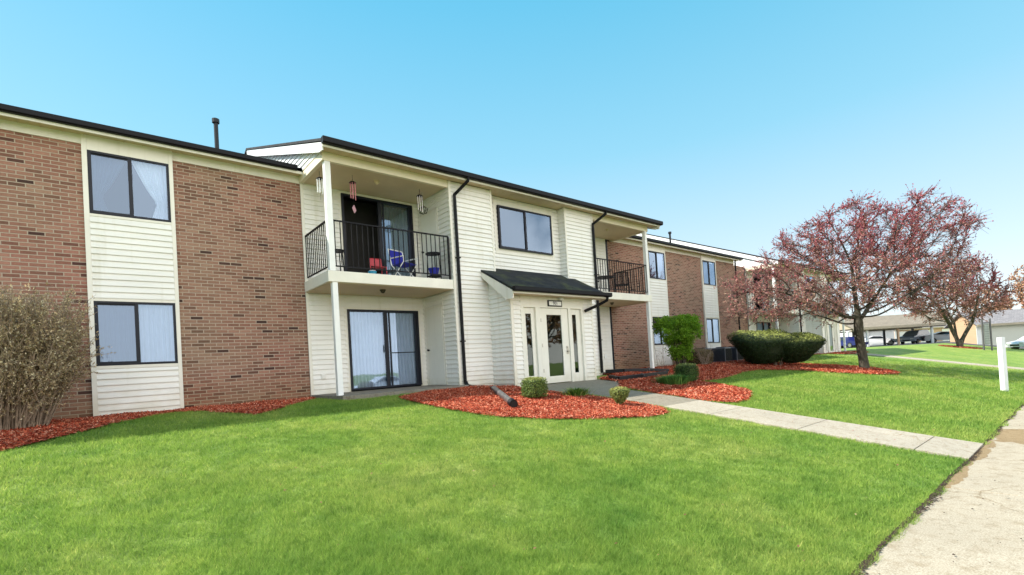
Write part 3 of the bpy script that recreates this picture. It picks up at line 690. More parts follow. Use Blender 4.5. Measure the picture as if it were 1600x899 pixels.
    P(MB().box(XA, XA+.07, y-.02, y+.01, CB, 4.75).box(4.80, 4.88, y-.018, y+.01, CB, 1.71).box(6.93, 6.99, y-.018, y+.01, CB, 1.71).box(4.88, 6.93, y-.018, y+.01, 1.655, 1.71)
      .box(4.80, 4.88, y-.018, y+.01, 2.28, 4.71).box(6.93, 6.99, y-.018, y+.01, 2.28, 4.71).box(4.88, 6.93, y-.018, y+.01, 4.665, 4.71), 'door_casing', 'trim')
    sliding_door(root, 4.88, 6.93, CB+.03, 1.655, YB-.02, 'closed'); sliding_door(root, 4.88, 6.93, 2.56-.22, 4.665, YB-.02, 'open')
    # right recess back wall: siding then brick
    mb = MB()
    for za, zb in ((-.55, 2.03), (2.28, 4.75)): siding(mb, 'y', y, -1, XE, 15.55, za, zb); mb.box(XE, 15.6, y, YB+T, za, zb)
    P(mb, 'siding_wall', 'siding')
    P(MB().box(15.6, 15.68, y-.03, YB+.1, -.6, 4.75), 'wall_trim', 'bronze')
    if not wings: P(MB().box(15.68, 16.1, YB, YB+.1, Z0, 4.7), 'brick_wall', 'brick')
    # return walls of the siding blocks
    mb = MB()
    for za, zb in ((CB-.05, 2.03), (2.28, 4.75)):
        siding(mb, 'x', XB, -1, YF, 11.17, za, zb); siding(mb, 'x', XB, -1, 12.12, YB, za, zb); siding(mb, 'x', XB, -1, 11.17, 12.12, (1.74 if za < 0 else 4.36), zb)
    siding(mb, 'x', XE, 1, YF, YB, -.5, 4.9)
    siding(mb, 'y', YF, -1, XB+.06, XC-.05, -.62, 4.9); siding(mb, 'y', YF, -1, XD+.05, XE-.06, -.62, 4.9)
    siding(mb, 'x', XC, 1, YF, YM, 2.5, 4.9); siding(mb, 'x', XD, -1, YF, YM, 2.5, 4.9)
    siding(mb, 'y', YM, -1, XC, XD, 2.5, 4.9)
    mb.box(XB+.002, XC-.002, YF+.002, YB, Z0, 4.9).box(XD+.002, XE-.002, YF+.002, YB, Z0, 4.9).box(XC, XD, YM+.002, YB, Z0, 4.9)
    P(mb, 'siding_wall', 'siding')
    mb = MB()
    for x0, x1 in ((XB-.016, XB+.06), (XE-.06, XE+.016)): mb.box(x0, x1, YF-.024, YF+.06, -.62, 4.9)
    for x0, x1 in ((XC-.05, XC+.018), (XD-.018, XD+.05)): mb.box(x0, x1, YF-.024, YF+.05, -.62, 4.9)
    P(mb, 'corner_trim', 'trim', bevel=.004)
    P(MB().box(XC+.3, XD-.26, YM-.03, YM+.01, 4.72, 4.80).box(XC+.3, XD-.26, YM-.03, YM+.01, 3.22, 3.30).box(XC+.3, XC+.40, YM-.03, YM+.01, 3.30, 4.72).box(XD-.36, XD-.26, YM-.03, YM+.01, 3.30, 4.72)
      .box(XC+.4, XD-.36, YM-.02, YM+.01, 4.63, 4.72).box(XC+.4, XD-.36, YM-.02, YM+.01, 3.30, 3.37), 'window_casing', 'trim', bevel=.004)
    P(MB().box(8.97, 11.10, YM-.034, YM-.030, 3.39, 4.61), 'dark_room_backing', 'interior')  # dark sheet close behind the glass stands in for the unlit interior
    window(root, 8.95, 11.12, 3.37, 4.63, YM-.068, None, mid=10.0)
    # storage doors in the return wall
    for z0, z1, h in ((CB+.01, 1.66, True), (2.32, 4.30, False)):
        d = MB().box(XB-.03, XB+.01, 11.24, 12.05, z0, z1).build('storage_door', M['door'], root, ORG, bevel=.004)
        MB().box(XB-.026, XB+.01, 11.17, 11.235, z0, z1+.07).box(XB-.026, XB+.01, 12.055, 12.12, z0, z1+.07).box(XB-.026, XB+.01, 11.235, 12.055, z1+.006, z1+.07).build('door_frame', M['trim'], d, ORG)
        MB().tube([(XB-.03, 11.98, z0+.98), (XB-.09, 11.98, z0+.98)], [.02, .03], 10).build('handle', M['black'], d, ORG)
    # balconies: slab, ceilings, beams, posts, railings
    for x0, x1, left in ((XA-.02, XB-.018, True), (XE+.018, XF+.02, False)):
        P(MB().box(x0, x1, YF, YB-.03, 2.04, 2.285), 'balcony_slab', 'slab', bevel=.006)
        P(MB().box(x0+.05, x1-.02, YF+.06, YB-.03, 2.025, 2.038), 'balcony_ceiling', 'soffit')
        P(MB().box(x0+.1, x1-.02, YF+.09, YB-.03, 4.74, 4.90), 'balcony_ceiling', 'soffit')
        P(MB().box(x0, x1, YF, YF+.09, 4.72, 4.91).box((x0 if left else x1-.09), (x0+.09 if left else x1), YF+.09, YB-.03, 4.722, 4.90), 'roof_beam', 'beam', bevel=.004)
        px = x0+.05 if left else x1-.19
        P(MB().box(px, px+.13, YF+.01, YF+.14, 2.285, 4.72), 'post', 'white', bevel=.006)
        px = x0+.09 if left else x1-.22
        P(MB().box(px, px+.12, YF+.02, YF+.14, -.72, 2.04), 'post', 'white', bevel=.006)
        railing(root, x0+.08, x1-.06, YF+.05, YB-.05, 2.40, 3.42, left, not left)
        lx = x0+1.55
        for z in (4.74, 2.025):
            MB().tube([(lx, 11.2, z+.01), (lx, 11.2, z-.02)], .075, 16).tube([(lx, 11.2, z-.02), (lx, 11.2, z-.06), (lx, 11.2, z-.085)], [.06, .055, .02], 16).build('ceiling_lamp', M['soffit'] if z > 3 else M['bark'], root, ORG, smooth=False)
    P(MB().box(XA, XB, 10.2, YB-.03, CB-.16, CB), 'patio_slab', 'patio', bevel=.006)
    P(MB().box(XE+.02, XF, 10.7, YB-.03, -.62, CB-.06), 'patio_slab', 'patio', bevel=.006)
    # centre roof
    zr = 5.03+pitch*(ridge-10.25); x0, x1 = 3.74, 16.5
    mb = MB().prism([(x0, 10.25, 5.03), (x0, ridge, zr), (x0, 22.9, zr-pitch*(22.9-ridge)), (x0, 22.9, zr-pitch*(22.9-ridge)-.06), (x0, ridge, zr-.06), (x0, 10.25, 4.97)], (x1-x0, 0, 0))
    rf = P(mb, 'roof', 'shingle')
    mb = MB().box(x0+.06, x1-.03, 10.30, YF, 4.911, 4.925).box(XC, XD, YF, YM, 4.911, 4.925)
    for i in range(int((x1-x0)/.3)): mb.box(x0+.1+i*.3, x0+.11+i*.3, 10.31, YF-.03, 4.903, 4.9115)
    mb.build('soffit', M['soffit'], rf, ORG)
    MB().box(x0+.03, x1-.02, 10.27, 10.298, 4.87, 5.02).build('fascia', M['trim'], rf, ORG, bevel=.003)
    MB().prism([(x0, 10.15, 5.05), (x0, 10.15, 4.94), (x0, 10.18, 4.915), (x0, 10.266, 4.915), (x0, 10.266, 5.05)], (x1-x0, 0, 0)).build('gutter', M['black'], rf, ORG)
    for xx, w in ((x0+.02, .03), (x1-.05, .03)):
        MB().prism([(xx, 10.302, 4.965), (xx, ridge, zr-.065), (xx, ridge, zr-.27), (xx, 10.5, 4.82), (xx, 10.302, 4.80)], (w, 0, 0)).build('rake_board', M['white'], rf, ORG)
    mb = MB(); siding(mb, 'x', XA, -1, YF, ridge, 4.93, zr, topf=lambda u: 4.98+pitch*(u-10.25)-.1)
    mb.prism([(XA+.002, YF, 4.9), (XA+.002, ridge, 4.9), (XA+.002, ridge, zr-.1), (XA+.002, YF, 5.0)], (.1, 0, 0))
    mb.prism([(XF-.1, YF, 4.9), (XF-.1, ridge, 4.9), (XF-.1, ridge, zr-.1), (XF-.1, YF, 5.0)], (.1, 0, 0))
    P(mb, 'gable_siding', 'white')
    # porch
    PX0, PX1 = 8.26, 11.5; sl = .53; zt = lambda yy: 1.93+sl*(yy-9.3)
    mb = MB(); siding(mb, 'x', PX0, -1, YP+.02, YF, -.65, 2.6, topf=lambda u: zt(u)-.09)
    siding(mb, 'x', PX1, 1, YP+.02, YF, -.65, 2.6, topf=lambda u: zt(u)-.09)
    siding(mb, 'y', YP, -1, PX0+.08, 8.58, -.65, 1.79); siding(mb, 'y', YP, -1, 11.08, PX1-.06, -.65, 1.79)
    mb.prism([(PX0+.002, YP+.004, -.72), (PX0+.002, YM, -.72), (PX0+.002, YM, zt(YM)-.05), (PX0+.002, YP+.004, 1.95)], (.1, 0, 0))
    mb.prism([(PX1-.102, YP+.004, -.72), (PX1-.102, YM, -.72), (PX1-.102, YM, zt(YM)-.05), (PX1-.102, YP+.004, 1.95)], (.1, 0, 0))
    mb.box(PX0+.1, 8.6, YP+.003, YP+.1, -.7, 1.80).box(11.06, PX1-.1, YP+.003, YP+.1, -.7, 1.80)
    P(mb, 'porch_wall', 'siding')
    P(MB().box(PX0-.016, PX0+.08, YP-.022, YP+.05, -.68, 1.80).box(PX1-.06, PX1+.016, YP-.022, YP+.05, -.68, 1.80), 'corner_trim', 'trim', bevel=.004)
    zf = -.63
    fr = MB().box(8.58, 11.08, YP-.02, YP+.1, 1.50, 1.80).box(8.58, 8.68, YP-.03, YP+.1, zf, 1.5).box(9.12, 9.30, YP-.03, YP+.1, zf, 1.5).box(10.42, 10.52, YP-.03, YP+.1, zf, 1.5).box(10.98, 11.08, YP-.03, YP+.1, zf, 1.5)
    fo = P(fr, 'entry_frame', 'door', bevel=.006)
    for a, b, ga, gb in ((8.68, 9.12, 8.79, 8.99), (10.52, 10.98, 10.63, 10.80)):
        s = MB().box(a+.002, ga, YP+.03, YP+.075, zf, 1.498).box(gb, b-.002, YP+.03, YP+.075, zf, 1.498).box(ga, gb, YP+.032, YP+.073, zf, -.37).box(ga, gb, YP+.032, YP+.073, 1.33, 1.498).build('sidelight', M['door'], root, ORG, bevel=.004)
        MB().face((ga, YP+.05, -.37), (gb, YP+.05, -.37), (gb, YP+.05, 1.33), (ga, YP+.05, 1.33)).build('pane', M['doorglass'], s, ORG)
    dr = MB().box(9.303, 9.56, YP+.01, YP+.06, zf+.02, 1.495).box(10.15, 10.417, YP+.01, YP+.06, zf+.02, 1.495).box(9.56, 10.15, YP+.012, YP+.058, zf+.02, -.42).box(9.56, 10.15, YP+.012, YP+.058, 1.31, 1.495)
    d = P(dr, 'entry_door', 'door', bevel=.005)
    MB().face((9.56, YP+.035, -.42), (10.15, YP+.035, -.42), (10.15, YP+.035, 1.31), (9.56, YP+.035, 1.31)).build('pane', M['doorglass'], d, ORG)
    h = MB().tube([(10.33, YP+.01, .27), (10.33, YP-.05, .27)], [.03, .035], 12).box(10.29, 10.37, YP+.004, YP+.012, .18, .42).tube([(10.33, YP+.008, .38), (10.33, YP-.015, .38)], .02, 10)
    h.build('handle', M['metal'], d, ORG)
    for z in (1.1, .4, -.3): MB().box(9.285, 9.32, YP-.034, YP+.008, z, z+.1).build('hinge', M['metal'], d, ORG)
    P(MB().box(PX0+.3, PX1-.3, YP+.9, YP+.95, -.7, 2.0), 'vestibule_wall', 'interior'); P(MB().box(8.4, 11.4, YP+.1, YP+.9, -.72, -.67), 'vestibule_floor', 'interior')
    pr = MB(); a, b = 8.02, 11.83
    pr.prism([(a, 9.28, zt(9.28)), (a, YF-.014, zt(YF)), (a, YF-.014, zt(YF)-.06), (a, 9.28, zt(9.28)-.06)], (b-a, 0, 0))
    pr.prism([(XC+.022, YF-.013, zt(YF-.013)), (XC+.022, YM-.014, zt(YM)), (XC+.022, YM-.014, zt(YM)-.06), (XC+.022, YF-.013, zt(YF)-.06)], (XD-XC-.044, 0, 0))
    po = P(pr, 'porch_roof', 'mossy')
    MB().box(a+.03, b-.03, 9.32, YP-.02, 1.80, 1.815).build('soffit', M['soffit'], po, ORG)
    MB().box(a+.03, b-.03, 9.285, 9.31, 1.79, 1.87).build('fascia', M['trim'], po, ORG)
    for xx in (a+.005, b-.035): MB().prism([(xx, 9.312, 1.86), (xx, YF-.03, zt(YF)-.065), (xx, YF-.03, zt(YF)-.22), (xx, 9.72, 1.76), (xx, 9.6, 1.66), (xx, 9.312, 1.66)] if xx < 9 else [(xx, 9.312, 1.86), (xx, YF-.03, zt(YF)-.065), (xx, YF-.03, zt(YF)-.22), (xx, 9.312, 1.78)], (.03, 0, 0)).build('rake_board', M['trim'], po, ORG)
    MB().prism([(a-.02, 9.17, 1.955), (a-.02, 9.17, 1.86), (a-.02, 9.2, 1.835), (a-.02, 9.282, 1.835), (a-.02, 9.282, 1.955)], (b-a+.06, 0, 0)).build('gutter', M['black'], po, ORG)
    MB().tube([(11.72, 9.24, 1.84), (11.72, 9.26, 1.74), (11.55, 9.45, 1.62), (11.1, 9.62, 1.44)], .045, 8).build('downspout', M['black'], po, ORG)
    # number plate over the door and its lamp
    s = MB().box(9.60, 10.16, YP-.05, YP-.021, 1.545, 1.715).build('number_sign', M['black'], root, ORG, bevel=.004)
    MB().box(9.635, 10.125, YP-.054, YP-.049, 1.575, 1.685).build('sign_face', M['white'], s, ORG)
    if not number: return_sign = False
    if number:
     fc = bpy.data.curves.new('numbers', 'FONT'); fc.body = number; fc.size = .13; fc.align_x = 'CENTER'; fc.align_y = 'CENTER'; fc.extrude = .002; fc.materials.append(M['black'])
     t = bpy.data.objects.new('numbers', fc); COL.objects.link(t); bpy.context.view_layer.update()
     me = bpy.data.meshes.new_from_object(t); bpy.data.objects.remove(t); t = bpy.data.objects.new('numbers', me); COL.objects.link(t)
     t.parent = s; t.location = (9.88-ORG[0], YP-.057-ORG[1], 1.63-ORG[2]); t.rotation_euler = (R(90), 0, 0)
    MB().box(10.02, 10.16, YP-.13, YP-.022, 1.72, 1.80).build('lamp_housing', M['white'], root, ORG, bevel=.01)
    # downspouts
    downspout(root, 7.26, 10.53, -.55, (7.5, 10.2, 4.95)); downspout(root, 12.82, 10.53, -.6, (13.15, 10.2, 4.95))
    # outlets on the ground-floor walls
    MB().box(4.14, 4.26, 12.2, 12.225, -.1, .03).box(4.165, 4.235, 12.19, 12.2, -.08, .01).build('outlet_box', M['siding'], root, ORG, bevel=.004)
    MB().box(15.05, 15.2, 12.19, 12.225, .0, .16).build('outlet_box', M['white'], root, ORG, bevel=.004)
    return root
M['metal'] = mat('brushed_metal', (.5, .48, .44), .35, .1, 5, metal=1)
b1 = apartment(ORG, 'two-storey brick and cream siding apartment building in the foreground with a black-roofed entry porch')
b2 = apartment((ORG[0]+26.1, ORG[1]+.9, ORG[2]), 'far apartment building with pale gable end, half hidden behind the spreading red tree', .42, False, 21, None)
# short brick link and corner downspout between the two buildings
wl_ = MB().box(26.75, 29.95, 13.17, 13.3, -.75, 5.0).build('brick_wall', M['brick'], b2, (ORG[0]+26.1, ORG[1]+.9, ORG[2]))
MB().tube([(26.68, 12.19, 4.9), (26.68, 12.19, -.5)], .045, 8).build('downspout', M['black'], b1, ORG)
# ------------------------------------------------------------------ vegetation
def tubes_obj(name, segs, mat, parent, sides=5, label=None):
    """segs: list of (p0, p1, r0, r1) -> one mesh, vectorised"""
    S = np.array([[*a, *b, c, d] for a, b, c, d in segs], float); p0, p1, r0, r1 = S[:, :3], S[:, 3:6], S[:, 6], S[:, 7]
    t = p1-p0; t /= np.maximum(np.linalg.norm(t, axis=1), 1e-6)[:, None]
    a = np.where(np.abs(t[:, 2:3]) < .9, [[0, 0, 1.]], [[1., 0, 0]]); u = np.cross(t, a); u /= np.linalg.norm(u, axis=1)[:, None]; w = np.cross(t, u)
    Q = []
    for k in range(sides):
        a0, a1 = 2*math.pi*k/sides, 2*math.pi*(k+1)/sides
        d0 = u*math.cos(a0)+w*math.sin(a0); d1 = u*math.cos(a1)+w*math.sin(a1)
        Q.append(np.stack([p0+d0*r0[:, None], p0+d1*r0[:, None], p1+d1*r1[:, None], p1+d0*r1[:, None]], 1))
    return quads_obj(name, np.concatenate(Q), None, mat, parent, label)
def leaf_quads(P, size, aspect=.5, normal=None, jit=1.0, direction=None):
    n = len(P); N_ = rng.normal(size=(n, 3))
    if normal is not None: N_ = normal+N_*jit
    N_ /= np.linalg.norm(N_, axis=1)[:, None]
    D = rng.normal(size=(n, 3)) if direction is None else direction+rng.normal(size=(n, 3))*.5
    U = D-N_*(D*N_).sum(1)[:, None]; U /= np.maximum(np.linalg.norm(U, axis=1), 1e-6)[:, None]; W = np.cross(N_, U)
    s = size*(.6+.8*rng.random(n)); U = U*(s/2)[:, None]; W = W*(s*aspect/2)[:, None]
    return np.stack([P-U, P+W*.9, P+U, P-W*.9], 1)
def grow(attr, start, trunk, step, infl, kill, iters=90, parents=None):
    """space colonisation; returns nodes, parent index"""
    nodes = [np.array(p, float) for p in trunk]; par = list(parents) if parents else [-1]+list(range(len(trunk)-1)); A = attr.copy()
    for it in range(iters):
        if len(A) == 0: break
        Nn = np.array(nodes); D = ((A[:, None, :]-Nn[None])**2).sum(2); j = D.argmin(1); dm = np.sqrt(D[np.arange(len(A)), j])
        keep = dm > kill; new = []
        for k in np.unique(j[(dm < infl) & keep]):
            m = (j == k) & (dm < infl) & keep; v = A[m]-Nn[k]; v /= np.linalg.norm(v, axis=1)[:, None]; d = v.sum(0)+rng.normal(0, .25, 3); l = np.linalg.norm(d)
            if l < 1e-3: continue
            new.append((Nn[k]+d/l*step, k))
        A = A[keep]
        if not new: break
        for p, k in new: nodes.append(p); par.append(int(k))
    return np.array(nodes), np.array(par)
def pipe(nodes, par, tip, exp, base=None):
    n = len(nodes); acc = np.zeros(n); kids = np.zeros(n, int)
    for i in range(n-1, 0, -1):
        if kids[i] == 0: acc[i] = tip**exp
        acc[par[i]] += acc[i]; kids[par[i]] += 1
    r = acc**(1/exp)
    if base: r = r*np.clip(base/r[0], .2, 3)**(np.clip(r/r[0], 0, 1)**.4)
    return r, kids
def tree(name, loc, label, lobes, trunk, nattr, base_r, colfun, leaf=.07, twigs=3, leaves=4, step=.24, infl=1.6, kill=.42, tw=(.25, .6), tip=.006, drift=(0, 0, .15), lobw=None, group=None, asp=.42, parents=None):
    root = empty(name, loc, label, 'tree', group, rz=-R(40.24))     # local x = across the view
    A = []
    w = np.array([l[3]*l[4]*l[5] for l in lobes]); w = w**.8/(w**.8).sum()
    for l, k in zip(lobes, w):
        m = int(nattr*k); v = rng.normal(size=(m, 3)); v /= np.linalg.norm(v, axis=1)[:, None]; v *= (rng.random(m)**.42)[:, None]
        A.append(np.array(l[:3])+v*np.array(l[3:6]))
    A = np.concatenate(A)
    nodes, par = grow(A, None, trunk, step, infl, kill, parents=parents)
    r, kids = pipe(nodes, par, tip, 2.15, base_r)
    big = []; small = []
    for i in range(1, len(nodes)):
        a, b = nodes[par[i]], nodes[i]; (big if r[i] > base_r*.3 else small).append((a, b, r[par[i]] if par[i] and r[par[i]] < r[i]*2.2 else r[i]*1.15, r[i]))
    tr = tubes_obj('trunk', big, M['bark'], root, 12)
    tubes_obj('branches', small, M['bark'] if base_r > .08 else M['twig'], tr, 5)
    thin = np.where((r < base_r*.16) & (np.arange(len(nodes)) > len(trunk)))[0]
    segs = []; LP = []; LD = []
    for i in thin:
        for _ in range(twigs):
            d = nodes[i]-nodes[par[i]]; d = d/np.linalg.norm(d)+rng.normal(0, .75, 3)+np.array(drift); d /= np.linalg.norm(d); L_ = random.uniform(*tw)
            p = nodes[i]+(nodes[par[i]]-nodes[i])*random.random(); q = p+d*L_*.5; d2 = d+rng.normal(0, .25, 3)+np.array(drift)*.5; d2 /= np.linalg.norm(d2); e = q+d2*L_*.5
            segs.append((p, q, tip*.8, tip*.6)); segs.append((q, e, tip*.6, tip*.35))
            for k in range(leaves): t = random.random()**.7; LP.append((p+(q-p)*2*t if t < .5 else q+(e-q)*(2*t-1))+rng.normal(0, .012, 3)); LD.append(d)
    tubes_obj('twigs', segs, M['darktwig'], root, 3)
    LP = np.array(LP); LD = np.array(LD)
    f_ = 3.2 if base_r < .2 else 1.7; kk = np.sin(LP[:, 0]*f_+2*np.sin(LP[:, 2]*f_*.7))*np.sin(LP[:, 1]*f_*.9+LP[:, 2]*f_*.8)+rng.normal(0, .35, len(LP)) > -.3; LP, LD = LP[kk], LD[kk]
    if len(LP):
        quads_obj('crown', leaf_quads(LP, leaf, asp, direction=LD), colfun(LP), M['petal'], root)
    return root
def mix(a, b, t): return np.array(a)[None]*(1-t[:, None])+np.array(b)[None]*t[:, None]
def crab(P):          # dark red new leaves above, pale buds and tan twig ends below
    n = len(P); t = np.clip((P[:, 2]-3.3)/2.6+.22*np.sin(P[:, 0]*1.4+1)+rng.normal(0, .28, n), 0, 1)
    c = mix((.46, .31, .22), (.36, .065, .09), t)
    m = rng.random(n); c[m < .12] = (.58, .34, .28); c[(m > .16) & (m < .34)] = (.54, .15, .17); c[m > .85] = (.13, .05, .07)
    return c*(.75+.5*rng.random(n))[:, None]
tree('ornamental_tree', (24.3, 6.12, g(24.3, 6.12)-.05), 'wide spreading ornamental tree with dark red leaves and one dark trunk on a mulch island',
     [(-.5, 0, 3.6, 5.0, 3.6, 1.65), (.9, 0, 5.55, 3.9, 3.0, 1.75), (-4.0, .2, 3.3, 1.8, 1.8, 1.4), (3.5, 0, 6.1, 1.7, 1.3, .7), (3.0, .2, 4.2, 1.5, 2.2, 1.5), (-2.2, 0, 5.1, 1.8, 1.8, 1.1)],
     [(.1, 0, 0), (.06, 0, .5), (0, 0, 1.0), (-.05, 0, 1.45), (-.03, 0, 1.75)], 2100, .17, crab, leaf=.074, twigs=9, leaves=14, step=.26, infl=2.2, kill=.45, drift=(.08, 0, .1), tip=.0075)
def rusty(P):
    n = len(P); t = np.clip((P[:, 2]-3.2)/3+rng.normal(0, .25, n), 0, 1); c = mix((.36, .19, .14), (.27, .06, .075), t); return c*(.7+.6*rng.random(n))[:, None]
tree('ornamental_tree', (59.8, 7.5, g(59.8, 7.5)-.05), 'dark red leaved tree with a forked V-shaped trunk in front of the garage',
     [(-.3, 0, 4.2, 4.4, 3.4, 2.2), (.6, 0, 6.7, 3.3, 2.6, 1.7), (2.9, 0, 4.5, 2.1, 2, 1.9), (-3.4, 0, 5, 1.8, 2, 1.9)],
     [(0, 0, 0), (0, 0, .3), (-.28, 0, .9), (-.5, .1, 1.6), (-.7, .1, 2.2), (.35, 0, .9), (.8, 0, 1.6), (1.2, -.1, 2.3), (.02, .3, 1.2), (.1, .5, 2.2)], 900, .24, rusty, leaf=.19, twigs=6, leaves=8, step=.36, infl=6.2, kill=.6, tip=.016, tw=(.4, .9), parents=[-1, 0, 1, 2, 3, 1, 5, 6, 1, 8])
def tanc(P):
    n = len(P); t = rng.random(n); c = mix((.60, .40, .22), (.48, .22, .15), t); return c*(.75+.5*rng.random(n))[:, None]
bt = tree('budding_tree', (86, 5.0, -1.2), 'rusty tan budding tree rising behind the garage roof at the right edge',
     [(0, 0, 5.2, 4.8, 4, 2.8), (3, 0, 7.2, 4, 3, 2.8), (-4, 0, 4.6, 3, 2.5, 2.0), (6, 0, 5.4, 3, 3, 3)], [(0, 0, 0), (0, 0, 1.0), (0, 0, 2.0)], 600, .3, tanc, leaf=.26, twigs=5, leaves=9, step=.45, infl=7, kill=.8, tip=.018, tw=(.5, 1.1), asp=.6)
for (x, y, s, lab) in ((62, 33, 1.0, 'bare grey tree showing over the far building gable'), (86, 34, .9, 'tall bare tree far behind the carport')):
    tree('bare_tree', (x, y, -.6), lab, [(0, 0, 7.5*s, 3.4, 3.2, 3.4*s), (.5, 0, 10.5*s, 2.2, 2, 2.4*s)], [(0, 0, 0), (0, 0, 1.5), (0, 0, 3)], 380, .22,
         lambda P: np.tile(np.array([[.2, .15, .11]]), (len(P), 1)), leaf=.07, twigs=3, leaves=1, step=.4, infl=6, kill=.65, tip=.014, tw=(.5, 1.2))

def shell_pts(n, rad, power=4, zlo=0, top=None, taper=1.0):
    """points just under the skin of a clipped shape: superellipse plan/side, taper<1 = narrower at the base"""
    P = []; Nn = []
    v = rng.normal(size=(n, 3)); v /= (np.abs(v)**power).sum(1)[:, None]**(1/power)
    nn = np.sign(v)*np.abs(v)**(power-1); nn /= np.linalg.norm(nn, axis=1)[:, None]
    k = 1-.22*rng.random(n)**1.6; p = v*k[:, None]
    f = taper+(1-taper)*np.clip((p[:, 2]+1)/1.7, 0, 1)
    p[:, 0] *= f; p[:, 1] *= f
    return p*np.array(rad), nn
def clipped(name, loc, label, rad, n, leaf, cols, power=4, taper=1.0, stems=6, cat='shrub', group=None, lobes=None, asp=.6, core=.8, rz=0, noise=.05, stem_h=.12, slant=0):
    root = empty(name, loc, label, cat, group, rz=rz)
    Ps, Ns = [], []; lobes = lobes or [(0, 0, 0, 1)]
    for lx, ly, lz, ls in lobes:
        p, q = shell_pts(int(n/len(lobes)), np.array(rad)*ls, power, taper=taper); p = p+np.array([lx, ly, rad[2]+stem_h+lz]); Ps.append(p); Ns.append(q)
    p = np.concatenate(Ps); q = np.concatenate(Ns)
    bump = noise*np.sin(p[:, 0]*9/rad[0]*.5)*np.sin(p[:, 2]*7/rad[2]*.4+p[:, 1]*5/rad[1]*.5); p = p+q*(bump*rad[0])[:, None]+rng.normal(0, leaf*.25, p.shape)
    p[:, 2] *= 1-slant*np.clip(.3-p[:, 1]/rad[1], 0, 1.2)*(p[:, 2] > rad[2]*.8); ok = p[:, 2] > .02; p, q = p[ok], q[ok]
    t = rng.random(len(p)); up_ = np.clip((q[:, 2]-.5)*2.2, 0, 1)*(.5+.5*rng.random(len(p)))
    c = mix(cols[0], cols[1], t); c = c*(1-up_[:, None])+np.array(cols[2])[None]*up_[:, None]  # upward-facing leaves take the third colour: lit tops painted in
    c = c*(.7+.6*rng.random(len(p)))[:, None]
    quads_obj('foliage', leaf_quads(p, leaf, asp, normal=q, jit=.75), c, M['clippedleaf'], root)
    # woody inside
    sg = []
    for i in range(stems):
        a = random.random()*6.283; b0 = np.array([math.cos(a)*rad[0]*.18*taper, math.sin(a)*rad[1]*.18*taper, -.03]); e = np.array([math.cos(a)*rad[0]*.55, math.sin(a)*rad[1]*.55, rad[2]*1.3]); mdl = (b0+e)/2+rng.normal(0, .03, 3)
        sg += [(b0, mdl, .012, .009), (mdl, e, .009, .004)]
        for _ in range(4):
            s0 = b0+(e-b0)*random.uniform(.3, .9); sg.append((s0, s0+rng.normal(0, .5, 3)*np.array(rad)*.5+np.array([0, 0, rad[2]*.3]), .005, .002))
    tubes_obj('stems', sg, M['twig'], root, 4)
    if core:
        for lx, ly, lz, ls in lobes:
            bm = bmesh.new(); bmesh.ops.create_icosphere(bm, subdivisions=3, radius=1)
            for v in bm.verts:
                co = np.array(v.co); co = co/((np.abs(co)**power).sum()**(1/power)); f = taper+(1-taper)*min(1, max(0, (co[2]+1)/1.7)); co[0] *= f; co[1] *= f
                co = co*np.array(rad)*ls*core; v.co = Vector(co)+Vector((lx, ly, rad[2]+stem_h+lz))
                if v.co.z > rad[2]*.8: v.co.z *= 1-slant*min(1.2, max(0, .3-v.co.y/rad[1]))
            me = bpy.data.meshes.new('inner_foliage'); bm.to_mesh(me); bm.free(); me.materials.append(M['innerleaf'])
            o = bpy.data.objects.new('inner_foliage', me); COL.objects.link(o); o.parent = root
    return root
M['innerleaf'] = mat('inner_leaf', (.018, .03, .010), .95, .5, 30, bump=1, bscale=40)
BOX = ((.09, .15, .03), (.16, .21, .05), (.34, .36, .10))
def gz(x, y): return g(x, y)+.03
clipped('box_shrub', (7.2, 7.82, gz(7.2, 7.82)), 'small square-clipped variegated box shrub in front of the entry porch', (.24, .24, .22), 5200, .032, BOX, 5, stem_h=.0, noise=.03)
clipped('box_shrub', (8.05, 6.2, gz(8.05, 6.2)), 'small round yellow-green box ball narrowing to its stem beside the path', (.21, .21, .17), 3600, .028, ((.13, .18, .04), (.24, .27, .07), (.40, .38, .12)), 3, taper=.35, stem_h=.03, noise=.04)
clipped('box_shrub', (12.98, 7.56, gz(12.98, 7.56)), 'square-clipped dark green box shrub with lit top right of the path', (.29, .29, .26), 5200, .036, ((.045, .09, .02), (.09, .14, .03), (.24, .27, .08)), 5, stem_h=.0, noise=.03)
clipped('hedge_shrub', (21.35, 8.25, g(21.35, 8.25)), 'large dark evergreen hedge clipped flat on top and narrow at the base', (1.45, .95, .72), 52000, .055, ((.010, .024, .006), (.026, .048, .010), (.40, .44, .12)), 3.6, taper=.42, stems=14, lobes=[(-.55, .1, .06, 1), (.72, -.1, -.03, .86)], rz=-R(30), core=.9, noise=.05, cat='hedge', stem_h=.08, slant=.2)  # pale last colour paints the light along the hedge top
clipped('brown_shrub', (19.3, 10.6, -.57), 'rounded brown twiggy shrub between the grey air conditioners', (.52, .5, .36), 6000, .05, ((.13, .09, .045), (.19, .14, .07), (.22, .17, .09)), 3, stem_h=0, core=.85)
